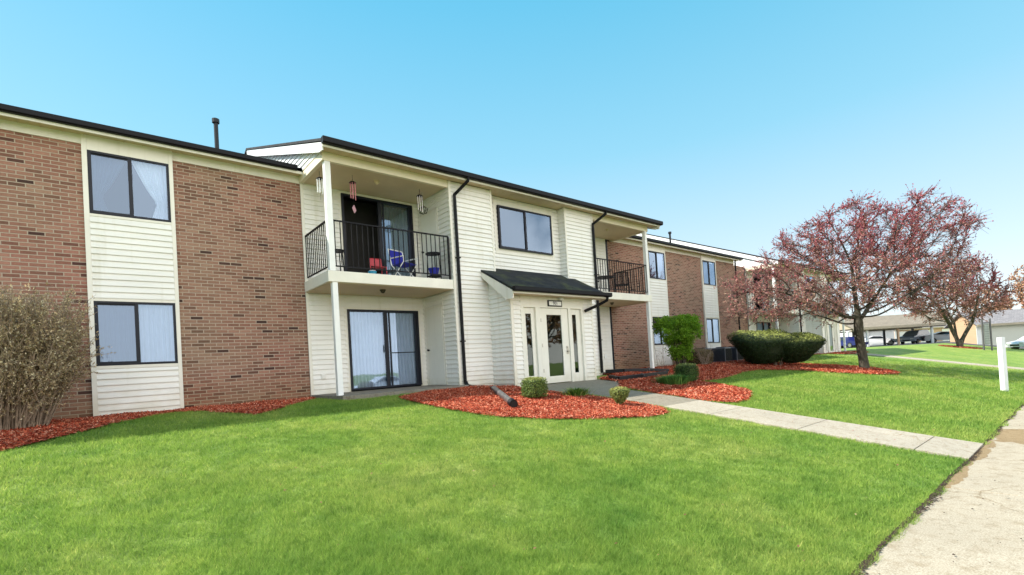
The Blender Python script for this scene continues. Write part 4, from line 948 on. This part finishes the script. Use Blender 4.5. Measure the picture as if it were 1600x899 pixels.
def spiky(loc, label, n, L_, c, spread=.3):
    root = empty('ground_plant', loc, label, 'plant'); Q = []; C = []
    for i in range(n):
        a = random.random()*6.283; r = abs(random.gauss(0, spread*.45)); p = np.array([math.cos(a)*r, math.sin(a)*r, 0.]); d = np.array([math.cos(a)*random.uniform(.2, 1.1), math.sin(a)*random.uniform(.2, 1.1), 1.]); d /= np.linalg.norm(d)
        l = L_*random.uniform(.55, 1); w = np.array([-math.sin(a), math.cos(a), 0])*.009*random.uniform(.7, 1.6); m = p+d*l*.6; e = p+d*l*.95+np.array([math.cos(a), math.sin(a), -.5])*l*.18
        col = np.array(c[i % len(c)])*random.uniform(.7, 1.3)
        Q += [np.stack([p-w*.6, p+w*.6, m+w, m-w]), np.stack([m-w, m+w, e+w*.1, e-w*.1])]; C += [col, col]
    quads_obj('leaves', np.array(Q), np.array(C), M['leaf'], root); return root
spiky((8.25, 7.55, gz(8.25, 7.55)), 'low spiky variegated plant between the box shrub and the path', 420, .26, [(.12, .22, .03), (.30, .36, .09), (.07, .15, .02)])
spiky((12.1, 7.45, gz(12.1, 7.45)), 'low fluffy mid-green plant beside the square box shrub', 1500, .36, [(.08, .20, .04), (.14, .28, .06)], .42)
# big green shrub on bare stems
def green_shrub():
    x, y = 17.3, 10.3; root = empty('tall_shrub', (x, y, g(x, y)), 'tall bright green leafy shrub on bare stems before the brick wall', 'shrub', rz=-R(40.24))
    sg = []
    for i in range(16):
        a = random.random()*6.283; b0 = np.array([math.cos(a)*.10, math.sin(a)*.10, -.03]); e = np.array([math.cos(a)*random.uniform(.15, .6), math.sin(a)*random.uniform(.15, .6), random.uniform(1.2, 1.8)]); md = b0*.5+e*.5+np.array([0, 0, .12])+rng.normal(0, .05, 3)
        sg += [(b0, md, .026, .017), (md, e, .017, .006)]
        for _ in range(7):
            s0 = md+(e-md)*random.random(); sg.append((s0, s0+rng.normal(0, .22, 3)+np.array([0, 0, .15]), .007, .003))
    tubes_obj('stems', sg, M['bark'], root, 5)
    Ps = []
    for i in range(190):
        zc = 1.98-.95*random.random()**1.5; w = .70-.28*max(0, 1.5-zc); c0 = np.array([random.uniform(-w, w), random.uniform(-w, w)*.85, zc])
        if random.random() < .16: c0 = np.array([random.uniform(-.4, .4), random.uniform(-.3, .3), random.uniform(.35, 1.1)])
        Ps.append(c0+rng.normal(0, 1, (130, 3))*np.array([.075, .075, .06]))
    p = np.concatenate(Ps); p[:, 2] = np.where(p[:, 2] > 2.02, 2.02+.06*rng.random(len(p)), p[:, 2])
    c = mix((.10, .22, .015), (.24, .42, .03), rng.random(len(p)))
    quads_obj('foliage', leaf_quads(p, .065, .6), c, M['leaf'], root)
green_shrub()
def bare_shrub(loc, label, h, n, spread, name='bare_shrub'):
    root = empty(name, loc, label, 'shrub'); sg = []
    for i in range(n):
        a = random.random()*6.283; p = np.array([0., 0, -.03])+rng.normal(0, .03, 3)*np.array([1, 1, 0]); d = np.array([math.cos(a)*spread, math.sin(a)*spread, 1.]); r = .011
        for k in range(5):
            q = p+d/np.linalg.norm(d)*h/5+rng.normal(0, .03, 3); sg.append((p, q, r, r*.75)); r *= .75; p = q
            for _ in range(2): sg.append((p, p+rng.normal(0, .12, 3)+np.array([0, 0, .1]), r*.7, r*.3))
    tubes_obj('stems', sg, M['twig'], root, 4); return root
bare_shrub((16.5, 10.6, -.57), 'thin leafless sapling shrub against the white siding panel', 1.25, 3, .2)
bare_shrub((18.6, 10.0, -.57), 'low leafless shrub at the foot of the tall green shrub', .8, 14, .45)

# twiggy clipped bush at the left
def big_bush():
    cx, cy = -1.2, 10.5; root = empty('twiggy_bush', (cx, cy, g(cx, cy)), 'large flat-topped tan and olive twiggy bush left of the siding panel', 'bush', rz=-R(0))
    sg = []; LP = []; LD = []
    for i in range(520):
        a = random.random()*6.283; rb = random.random()**.5*.42; b0 = np.array([math.cos(a)*rb*1.25, math.sin(a)*rb*.8, -.03]); ro = random.random()**.5
        e = np.array([math.cos(a)*ro*1.12, math.sin(a)*ro*.8, random.uniform(1.2, 2.12)])
        if ro > .8: e[2] = random.uniform(.8, 2.1)
        m = b0+(e-b0)*.5+rng.normal(0, .05, 3); m2 = b0+(e-b0)*.78+rng.normal(0, .04, 3); sg += [(b0, m, .011, .008), (m, m2, .008, .005), (m2, e, .005, .0025)]
        for k in range(13):
            t = random.uniform(.3, 1); s0 = (b0+(m-b0)*t*2 if t < .5 else m+(e-m)*(2*t-1)); d = (e-b0)/np.linalg.norm(e-b0)+rng.normal(0, .65, 3)+np.array([0, 0, .3]); d /= np.linalg.norm(d); l = random.uniform(.12, .36)
            e2 = s0+d*l; e2[2] = min(e2[2], 2.15+random.uniform(-.04, .05)); sg.append((s0, e2, .0035, .0016))
            for _ in range(14): LP.append(s0+(e2-s0)*random.random()+rng.normal(0, .012, 3)); LD.append(d)
            if random.random() < .6:
                e3 = s0+(e2-s0)*.6+rng.normal(0, .09, 3); sg.append((s0+(e2-s0)*.6, e3, .0022, .0012)); LP += [e3+rng.normal(0, .012, 3) for _ in range(4)]; LD += [d]*4
    tubes_obj('stems', sg, M['paletwig'], root, 4)
    P = np.array(LP); n = len(P); t = rng.random(n); up_ = np.clip((P[:, 2]-1.2)/.9, 0, 1)
    c = mix((.26, .20, .10), (.58, .43, .26), np.clip(t*.8+up_*.4, 0, 1)); m = rng.random(n); c[m < .2] = (.72, .62, .42)
    quads_obj('foliage', leaf_quads(P, .038, .45, direction=np.array(LD)), c*(.7+.6*rng.random(n))[:, None], M['petal'], root)
M['paletwig'] = mat('pale_twig', (.27, .20, .14), .9, .35, 9)
big_bush()

# ------------------------------------------------------------------ things near the building
def drain_pipe():
    root = empty('drain_pipe', (7.26, 10.45, -.58), 'black drain pipe lying across the red mulch from the downspout foot', 'pipe')
    org = (7.26, 10.45, -.58)
    pts = [(7.26, 10.52, -.40), (7.27, 10.46, -.50), (7.33, 10.32, -.55), (7.36, 9.9, -.57), (7.3, 9.5, -.58), (7.08, 9.1, g(7, 9.1)+.07)]
    MB().tube(pts, .055, 10).build('flexible_hose', M['blackplastic'], root, org, smooth=True)
    a = Vector((7.1, 9.13, g(7.1, 9.1)+.085)); b = Vector((6.05, 7.25, g(6.05, 7.25)+.12)); e = b+(b-a).normalized()*.2
    MB().tube([a, b], .065, 14).build('rigid_tube', M['pipegrey'], root, org, smooth=False)
    d = (b-a).normalized()
    mb = MB(); n = 9
    pts = [b-d*.04+d*.26*i/n for i in range(n+1)]; mb.tube(pts, [.082 if i % 2 else .072 for i in range(n+1)], 16, caps=False); mb.tube([pts[-1], pts[-1]-d*.1], [.07, .07], 16)
    mb.build('pipe_end', M['blackplastic'], root, org)
M['pipegrey'] = mat('weathered_pipe', (.045, .045, .048), .28, .3, 6, col2=(.12, .115, .11))
drain_pipe()
def edging(pts, label, r=.06, h=.0):
    root = empty('landscape_edging', (pts[0][0], pts[0][1], g(*pts[0][:2])), label, 'edging')
    org = tuple(root.location); P = [(x, y, g(x, y)+z) for x, y, z in pts]
    mb = MB()
    for a, b in zip(P[:-1], P[1:]): mb.bar(a, b, .13, .12)
    mb.build('timber', M['blackplastic'], root, org, bevel=.01)
    MB().tube([P[-2], tuple(Vector(P[-2])+(Vector(P[-1])-Vector(P[-2])).normalized()*.02)], .085, 8).build('joint_cap', M['pipegrey'], root, org)
edging([(11.75, 9.35, .09), (11.6, 8.95, .09), (12.5, 8.75, .09), (14.0, 8.85, .08)], 'low black timber edging in front of the patio, nearest the path')
edging([(12.9, 10.45, .12), (13.2, 9.95, .12), (14.1, 9.6, .10), (14.75, 9.25, .07)], 'second black timber edging further back, under the right balcony')
def ac_unit(x, y, label, r=0):
    root = empty('air_conditioner', (x, y, -.57), label, 'air conditioner', 'air conditioners along the brick wall')
    MB().box(-.4, .4, -.4, .4, 0, .06).build('pad', M['patio'], root)
    mb = MB().box(-.33, .33, -.33, .33, .06, .74); b = mb.build('casing', M['acgrey'], root, bevel=.03)
    s = MB()
    for i in range(20):
        u = -.29+i*.0305
        s.box(u, u+.012, -.342, -.331, .1, .68).box(-.342, -.331, u, u+.012, .1, .68)
    s.build('grille', M['black'], b); MB().tube([(0, 0, .741), (0, 0, .77)], [.27, .24], 20).build('fan_guard', M['black'], root)
M['acgrey'] = mat('ac_casing', (.16, .16, .18), .5, .15, 4)
ac_unit(20.9, 11.35, 'grey air conditioner nearest the tall green shrub'); ac_unit(22.7, 11.3, 'grey air conditioner in the middle of the row, right of the brown shrub'); ac_unit(23.9, 11.3, 'grey air conditioner farthest along the wall, beside the hedge')

# --- balcony things
def folding_chair(loc, rz):
    root = empty('folding_chair', loc, 'blue folding chair with a white frame on the left balcony', 'chair', rz=rz)
    f = MB()
    for s in (-.25, .25):
        f.tube([(s, -.22, 0), (s, .18, .42), (s, .28, .86)], .013, 8).tube([(s, .22, 0), (s, -.22, .44)], .013, 8).tube([(s, -.26, .60), (s, .2, .60)], .014, 8).tube([(s, -.24, .44), (s, -.25, .60)], .012, 8)
    f.tube([(-.25, .28, .86), (.25, .28, .86)], .014, 8).tube([(-.25, -.22, .03), (.25, -.22, .03)], .011, 8).tube([(-.25, .22, .03), (.25, .22, .03)], .011, 8)
    f.build('frame', M['white'], root)
    MB().prism([(-.24, .19, .46), (.24, .19, .46), (.24, .275, .845), (-.24, .275, .845)], (0, .012, 0)).build('backrest', M['bluefabric'], root, bevel=.004)
    MB().prism([(-.24, -.22, .435), (.24, -.22, .435), (.24, .19, .415), (-.24, .19, .415)], (0, 0, .014)).build('seat', M['bluefabric'], root, bevel=.004)
M['bluefabric'] = mat('blue_fabric', (.012, .018, .30), .8, .1, 8)
folding_chair((6.08, 11.3, 2.285), R(18))
def stool(loc, label, r, h, name='plant_stand', pot=None):
    root = empty(name, loc, label, 'stand')
    f = MB().tube([(0, 0, h-.03), (0, 0, h)], r, 20)
    f.build('table_top', M['black'], root)
    for i in range(4):
        a = .785+i*1.571; MB().tube([(math.cos(a)*r*.95, math.sin(a)*r*.95, 0), (math.cos(a)*r*.75, math.sin(a)*r*.75, h-.03)], .013, 6).build('leg', M['black'], root)
    if pot: MB().tube([(0, 0, .12), (0, 0, .14)], r*.85, 16).build('shelf', M['black'], root)
    return root
stool((6.78, 10.98, 2.285), 'tall black metal plant stand at the right end of the left balcony', .20, .74, pot=True)
pot = MB().tube([(0, 0, 0), (0, 0, .18)], [.10, .14], 16).tube([(0, 0, .18), (0, 0, .2)], .15, 16).build('plant_pot', M['bluefabric'], None, (6.78, 10.98, 2.427)); tag(pot, 'blue plant pot on the lower shelf of the black stand', 'pot')
for v in pot.data.vertices: v.co.z += 2.427; v.co.x += 6.78; v.co.y += 10.98
stool((4.33, 11.25, 2.285), 'small round black side table behind the left corner post', .17, .62, name='side_table')
def toddler_chair(loc):
    root = empty('toddler_chair', loc, 'small red metal child chair beside the blue folding chair', 'chair')
    f = MB()
    for s in (-.15, .15): f.tube([(s, -.14, 0), (s, -.13, .3), (s, .12, .3), (s, .16, .55)], .012, 8).tube([(s, .15, 0), (s, .12, .3)], .012, 8)
    f.tube([(-.15, .16, .55), (.15, .16, .55)], .012, 8); f.build('frame', M['red'], root)
    MB().box(-.15, .15, -.13, .13, .295, .31).build('seat', M['red'], root, bevel=.004); MB().prism([(-.14, .13, .36), (.14, .13, .36), (.14, .158, .54), (-.14, .158, .54)], (0, .008, 0)).build('backrest', M['red'], root)
M['red'] = mat('red_paint', (.42, .02, .035), .4, .1, 5); M['teal'] = mat('teal_plastic', (.02, .26, .42), .35, .1, 5)
toddler_chair((5.35, 11.25, 2.285))
root = empty('toy_bucket', (5.06, 10.98, 2.285), 'small teal toy bucket with a white lid by the railing', 'toy')
MB().tube([(0, 0, 0), (0, 0, .13)], [.085, .10], 16).build('bucket', M['teal'], root); MB().tube([(0, 0, .131), (0, 0, .15)], [.10, .07], 16).build('lid', M['white'], root)
def chime(x, y, z, label, m, L_, sail):
    root = empty('wind_chime', (x, y, z-.012), label, 'wind chime', 'wind chimes hanging from the left balcony ceiling')
    MB().tube([(0, 0, 0), (0, 0, -.16)], .004, 5).build('cord', M['black'], root)
    MB().tube([(0, 0, -.16), (0, 0, -.19)], [.05, .085], 16).build('cap', M['black'], root)
    for i in range(6):
        a = i*1.047; MB().tube([(math.cos(a)*.062, math.sin(a)*.062, -.2), (math.cos(a)*.062, math.sin(a)*.062, -.2-L_*(.7+.3*i/5))], .011, 8).build('tube', m, root)
    MB().tube([(0, 0, -.19), (0, 0, -.28-L_*1.1)], .0025, 4).build('striker_cord', M['black'], root)
    if sail: MB().prism([(-.08, -.08, -.36-L_*1.1), (0, 0, -.26-L_*1.1), (.08, .08, -.36-L_*1.1), (0, 0, -.46-L_*1.1)], (.008, -.008, 0)).build('sail', sail, root)
M['pinkmetal'] = mat('pink_metal', (.45, .18, .18), .4, .1, 5, metal=.5); M['pink'] = mat('pink_enamel', (.62, .35, .42), .5, .1, 5)
chime(4.74, 11.1, 4.74, 'pinkish wind chime with a pink diamond sail over the balcony door', M['pinkmetal'], .42, M['pink'])
chime(6.55, 11.1, 4.74, 'silver wind chime hanging at the right side of the left balcony', M['metal'], .42, None)
chime(4.02, 11.25, 4.74, 'pale wind chime hanging left of the white balcony post', M['white'], .36, None)
root = empty('hanging_planter', (6.72, 11.25, 4.728), 'bronze wire hanging planter beside the silver wind chime', 'planter')
MB().tube([(0, 0, 0), (0, 0, -.36)], .004, 5).build('cord', M['black'], root)
mb = MB()
for i in range(8):
    a = i*.785; mb.tube([(0, 0, -.36), (math.cos(a)*.13, math.sin(a)*.13, -.46), (math.cos(a)*.1, math.sin(a)*.1, -.56), (0, 0, -.6)], .006, 5)
for z, r_ in ((-.46, .13), (-.56, .10)): mb.tube([(math.cos(a)*r_, math.sin(a)*r_, z) for a in np.linspace(0, 6.283, 17)], .006, 5)
mb.build('wire_basket', M['brass'] if 'brass' in M else M['bark'], root)
def patio_chair(loc, rz, label):
    root = empty('patio_chair', loc, label, 'chair', 'black metal chairs on the right balcony', rz=rz)
    f = MB()
    for s in (-.26, .26): f.tube([(s, -.22, 0), (s, -.24, .42), (s, -.22, .64), (s, .2, .66)], .014, 8).tube([(s, .26, 0), (s, .2, .42), (s, .32, .95)], .014, 8)
    f.tube([(-.26, .32, .95), (.26, .32, .95)], .014, 8); f.build('frame', M['black'], root)
    s = MB()
    for i in range(9): s.bar((-.23+i*.0575, .2, .44), (-.23+i*.0575, .315, .94), .02, .008)
    s.build('backrest', M['black'], root); MB().box(-.26, .26, -.24, .22, .41, .435).build('seat', M['black'], root, bevel=.008)
patio_chair((13.35, 11.2, 2.285), R(60), 'black metal chair at the left end of the right balcony'); patio_chair((15.1, 11.2, 2.285), R(-50), 'black metal chair near the outer corner of the right balcony')
stool((14.2, 11.3, 2.285), 'round black metal table between two chairs on the right balcony', .36, .68, name='patio_table')

# white post near the pavement
p = MB().box(-.066, .066, -.066, .066, -.25, 1.60).prism([(-.066, -.066, 1.601), (.066, -.066, 1.601), (.066, .066, 1.601), (-.066, .066, 1.601)], (0, 0, .03)).build('post_body', M['white'], None, bevel=.006)
root = empty('white_post', (20.75, 1.68, g(20.75, 1.68)), 'plain white square wooden post in the grass beside the pavement', 'post', rz=R(-35)); p.parent = root

# ------------------------------------------------------------------ far side: carport, garages, cars
fwd2 = Vector((math.sin(YAW), math.cos(YAW), 0)); rgt2 = Vector((math.cos(YAW), -math.sin(YAW), 0))
def far(px, D): return fwd2*D+rgt2*((px-800)/760*D)
def zone(root, fn): fn(root)
M['peach'] = mat('peach_siding', (.52, .33, .20), .6, .08, 1, stretch=(1, 1, 8)); M['peachwall'] = mat('white_siding', (.74, .72, .68), .6, .06, 1)  # second one is plain white garage siding
M['stonewall'] = mat('pale_stone_wall', (.80, .78, .68), .8, .2, 5, col2=(.66, .66, .55)); M['tanbeam'] = mat('tan_beam', (.42, .35, .25), .6, .1, 2); M['darkpost'] = mat('dark_post', (.09, .085, .09), .6, .1, 2)
def carport():
    c = far(1405, 60); root = empty('carport', (c.x, c.y, -.57), 'long open carport with tan shingle roof and slender posts behind the lawn', 'carport', rz=-YAW)
    k = 60/760
    X0, X1 = -75*k, 98*k
    rf = MB().prism([(X0, -.5, 2.42), (X0, 3, 3.9), (X0, 6.5, 2.42), (X0, 6.5, 2.3), (X0, 3, 3.78), (X0, -.5, 2.3)], (X1-X0, 0, 0)).build('roof', M['tanshingle'], root)
    for xx in (X0+.2, X1-.25): MB().prism([(xx, -.45, 2.31), (xx, 3, 3.77), (xx, 6.45, 2.31)], (.05, 0, 0)).build('gable_panel', M['tanbeam'], root)
    MB().box(X0, X1, -.53, -.5, 2.12, 2.42).build('fascia', M['tanbeam'], rf)
    MB().box(X0+.1, X1-.1, -.1, .1, 2.02, 2.18).box(X0+.1, X1-.1, 5.5, 5.7, 2.02, 2.18).build('beam', M['tanbeam'], root)
    for px, m in ((1326, 'white'), (1356, 'white'), (1386, 'darkpost'), (1404, 'peach'), (1434, 'darkpost'), (1457, 'white'), (1479, 'darkpost')):
        x = (px-1405)*k; d = m == 'darkpost'; y = 0 if not d else 5.6  # back-row posts get a dark colour: carport shade painted in
        if d: x *= 1.09
        MB().box(x-.11, x+.11, y-.1, y+.1, -.4, 2.02).build('post', M[m], root, bevel=.01)
carport()
def garage(px0, px1, D, label, wall, side, h=2.6, deep=7, base=-.8, rise=1.9, doors=True, end=None):
    c = far((px0+px1)/2, D); root = empty('garage', (c.x, c.y, base), label, 'garage', rz=-YAW); k = D/760; w = (px1-px0)*k/2
    MB().box(-w, w, 0, deep, -.6, h).build('wall', wall, root)
    if end: MB().prism([(-w-.02, .004, -.6), (-w-.02, deep, -.6), (-w-.02, deep, h), (-w-.02, deep/2, h+rise-.16), (-w-.02, .004, h)], (.018, 0, 0)).build('end_wall', end, root)
    MB().prism([(-w, 0, h), (-w, deep/2, h+rise-.15), (-w, deep, h)], (2*w, 0, 0)).build('gable_wall', wall, root)
    MB().box(-w-.04, -w+.45, -.03, -.001, -.6, h-.01).build('corner_trim', M['white'], root)
    ev = .4; rf = MB().prism([(-w-.3, -ev, h), (-w-.3, deep/2, h+rise), (-w-.3, deep+ev, h), (-w-.3, deep+ev, h-.12), (-w-.3, deep/2, h+rise-.12), (-w-.3, -ev, h-.12)], (2*w+.6, 0, 0)).build('roof', M['greyshingle'], root)
    MB().box(-w-.3, w+.3, -ev-.03, -ev, h-.22, h+.02).build('fascia', M['tanbeam'], rf)
    if doors:
        n = int(2*w/3)
        for i in range(n):
            x = -w+(i+.5)*2*w/n; d = MB().box(x-1.2, x+1.2, -.04, 0, -.3, 2.15).build('garage_door', side, root)
            s = MB()
            for q in range(1, 4): s.box(x-1.2, x+1.2, -.045, -.04, -.3+q*.6, -.28+q*.6)
            s.build('panel_grooves', M['darkpost'], d)
    return root
garage(1285, 1345, 84, 'white and peach garage row seen left behind the dark tree trunk', M['peach'], M['peachwall'], base=-.57, rise=.7)
garage(1346, 1398, 78, 'bright white garage wall behind the white parked car', M['peachwall'], M['peachwall'], base=-.57, rise=.7)
garage(1399, 1500, 88, 'peach garage row behind the parked grey van', M['peach'], M['peachwall'], base=-.57, rise=.7)
garage(1527, 1740, 52, 'low pale stone garage with peach end wall and a grey roof at the right edge', M['stonewall'], M['peachwall'], h=2.75, base=-1.6, doors=False, deep=3.2, rise=1.5, end=M['peach'])
def car(px, D, rz, label, paint, kind='sedan', z=-.57):
    c = far(px, D); root = empty('parked_car', (c.x, c.y, z), label, 'car', rz=-YAW+rz)
    if kind == 'van': prof = [(-2.35, .35), (-2.35, .85), (-2.2, 1.0), (-1.35, 1.12), (-.55, 1.68), (.4, 1.78), (2.0, 1.74), (2.3, 1.15), (2.4, .9), (2.4, .35)]; gl = [(-1.2, 1.13), (-.55, 1.6), (1.9, 1.66), (2.1, 1.15)]
    else: prof = [(-2.25, .32), (-2.28, .62), (-2.1, .78), (-1.15, .92), (-.35, 1.36), (.55, 1.42), (1.35, 1.12), (2.1, 1.02), (2.25, .75), (2.25, .32)]; gl = [(-1.0, .95), (-.33, 1.30), (.52, 1.36), (1.2, 1.08)]
    W = .88; mb = MB(); n = len(prof)
    rows = [(-W, 0), (-W*.97, 1), (W*.97, 1), (W, 0)]
    def pt(x, zz, s): t = max(0, (zz-.9)/.8); return (x, s*W*(1-.22*t), zz)
    for i in range(n):
        a, b = prof[i], prof[(i+1) % n]; mb.face(pt(*a, -1), pt(*b, -1), pt(*b, 1), pt(*a, 1))
    mb.face(*[pt(*p, -1) for p in prof]); mb.face(*[pt(*p, 1) for p in reversed(prof)])
    body = mb.build('body', paint, root, bevel=.05)
    for s in (-1, 1):
        MB().face(*[(x, pt(x, zz, s)[1]*1.012, zz) for x, zz in gl]).build('window', M['carglass'], body)
    for (a, b) in ((gl[0], gl[1]), (gl[3], gl[2])):
        dx = -.05 if a[0] < 0 else .05
        MB().face((a[0]+dx, pt(*a, -1)[1]*.9, a[1]+.02), (a[0]+dx, pt(*a, 1)[1]*.9, a[1]+.02), (b[0]+dx, pt(*b, 1)[1]*.88, b[1]+.03), (b[0]+dx, pt(*b, -1)[1]*.88, b[1]+.03)).build('windscreen', M['carglass'], body)
    for x in (-1.4, 1.4):
        for s in (-1, 1):
            w = MB().tube([(x, s*.70, .33), (x, s*.90, .33)], .33, 20).build('wheel', M['tyre'], root); MB().tube([(x, s*.89, .33), (x, s*.912, .33)], .2, 14).build('rim', M['metal'], w)
    for s in (-.62, .62):
        MB().box(-2.38 if kind == 'van' else -2.3, -2.2, s-.18, s+.18, .62, .78).build('headlight', M['carlamp'], root, bevel=.02); MB().box(2.2, 2.42 if kind == 'van' else 2.28, s-.14, s+.14, .72, .88).build('tail_light', M['red'], root, bevel=.02)
    MB().box(-2.39 if kind == 'van' else -2.31, -2.2, -.4, .4, .42, .55).build('grille', M['black'], root)
    return root
def paint(n, c): return mat(n, c, .25, .02, 1, spec=.6)
M['carglass'] = mat('car_glass', (.02, .025, .03), .05, .05, 1, spec=.8); M['tyre'] = mat('tyre', (.02, .02, .02), .9, .1, 5); M['carlamp'] = mat('car_lamp', (.7, .7, .7), .1, .05, 1)
car(1371, 68, R(150), 'white parked sedan left of the dark carport post', paint('white_car', (.75, .76, .78)))
car(1430, 64, R(28), 'blue-grey parked minivan under the carport', paint('grey_car', (.26, .31, .38)), 'van')
car(1340, 72, R(35), 'dark parked sedan partly behind the tree trunk', paint('dark_car', (.03, .032, .04)))
car(1478, 62, R(150), 'white and black parked hatchback behind the forked tree', paint('pale_car', (.7, .7, .7)), z=-.62)
car(1322, 60, R(100), 'dark blue parked car at the corner of the far building', paint('blue_car', (.012, .018, .11)), z=-.57)
car(1622, 46, R(0), 'white parked car at the right edge behind the white post', paint('white_van', (.72, .72, .74)), z=-1.6)
M['slatgrey'] = mat('slat_grey', (.38, .39, .38), .6, .1, 4)
# sign frame
c = far(1542.5, 41.5); zb = g(c.x, c.y); root = empty('sign_frame', (c.x, c.y, zb), 'tall dark two-post frame with a grey lattice panel on the far lawn', 'sign', rz=-YAW)
for s in (-.34, .34): MB().box(s-.045, s+.045, -.045, .045, -.3, 2.7).build('post', M['darkpost'], root)
pn = MB().box(-.2, .2, -.02, .02, .5, 2.3).build('panel', M['slatgrey'], root)
mb = MB()
for i in range(9): mb.box(-.2, .2, -.035, -.021, .6+i*.2, .62+i*.2)
mb.box(-.29, .29, -.03, .03, 2.32, 2.4).build('crossbar', M['darkpost'], pn)

# the other side of the road, which the windows reflect
b3 = copy_tree(b2); b3.location = (18, -52, -1.6); b3.rotation_euler = (0, 0, math.pi); b3['label'] = 'apartment building across the road behind the camera, facing the first one'

# windfall: petals and leaf scraps
V = []; Cc = []
for _ in range(1500):
    if random.random() < .6: x, y = 24.3+random.gauss(0, 2.6), 6.1+random.gauss(0, 2.2)
    elif random.random() < .5: x, y = random.uniform(8.75, 10.1), random.uniform(1.2, 7.5)
    else: x, y = random.uniform(1, 16), random.uniform(1.3, 7.8)
    if y < 1.2 or y > 9: continue
    z = g(x, y)+(.045 if 8.72 < x < 10.13 else .05)+random.random()*.01; s_ = random.uniform(.006, .016)*(1.6 if x > 18 else 1); a = random.random()*6.283
    u = np.array([math.cos(a), math.sin(a), random.uniform(-.4, .4)])*s_; w = np.array([-math.sin(a), math.cos(a), random.uniform(-.4, .4)])*s_*.6; c = np.array([x, y, z])
    V.append([c-u, c+w, c+u, c-w]); Cc.append(random.choice([(.30, .16, .08), (.22, .10, .06), (.40, .30, .16), (.36, .12, .12)]))
o = quads_obj('fallen_leaves', np.array(V), np.array(Cc), M['leaf'], kind='stuff'); o['label'] = 'tiny scattered dry leaf scraps on the lawn and entry path'; o['category'] = 'leaves'

for x, y, sc_, w in ((37, -19, 1.3, 'nearer'), (58, -24, 1.4, 'farther')):
    c = copy_tree(bt); c.location = (x, y, -1.9); c.scale = (sc_, sc_, sc_); c.rotation_euler = (0, 0, x*1.7); c['label'] = w+' budding tree of the pair across the road behind the camera'; c['group'] = 'trees across the road'

for x, nm, c0 in ((1.5, 'white parked sedan at the kerb behind the camera, left-hand one', None), (17, 'white parked sedan at the kerb behind the camera, right-hand one', None)):
    src = [o for o in bpy.data.objects if o.name.startswith('parked_car') and o.parent is None][0]
    c = copy_tree(src); c.location = (x, -11.5, -1.78); c.rotation_euler = (0, 0, 0); c['label'] = nm
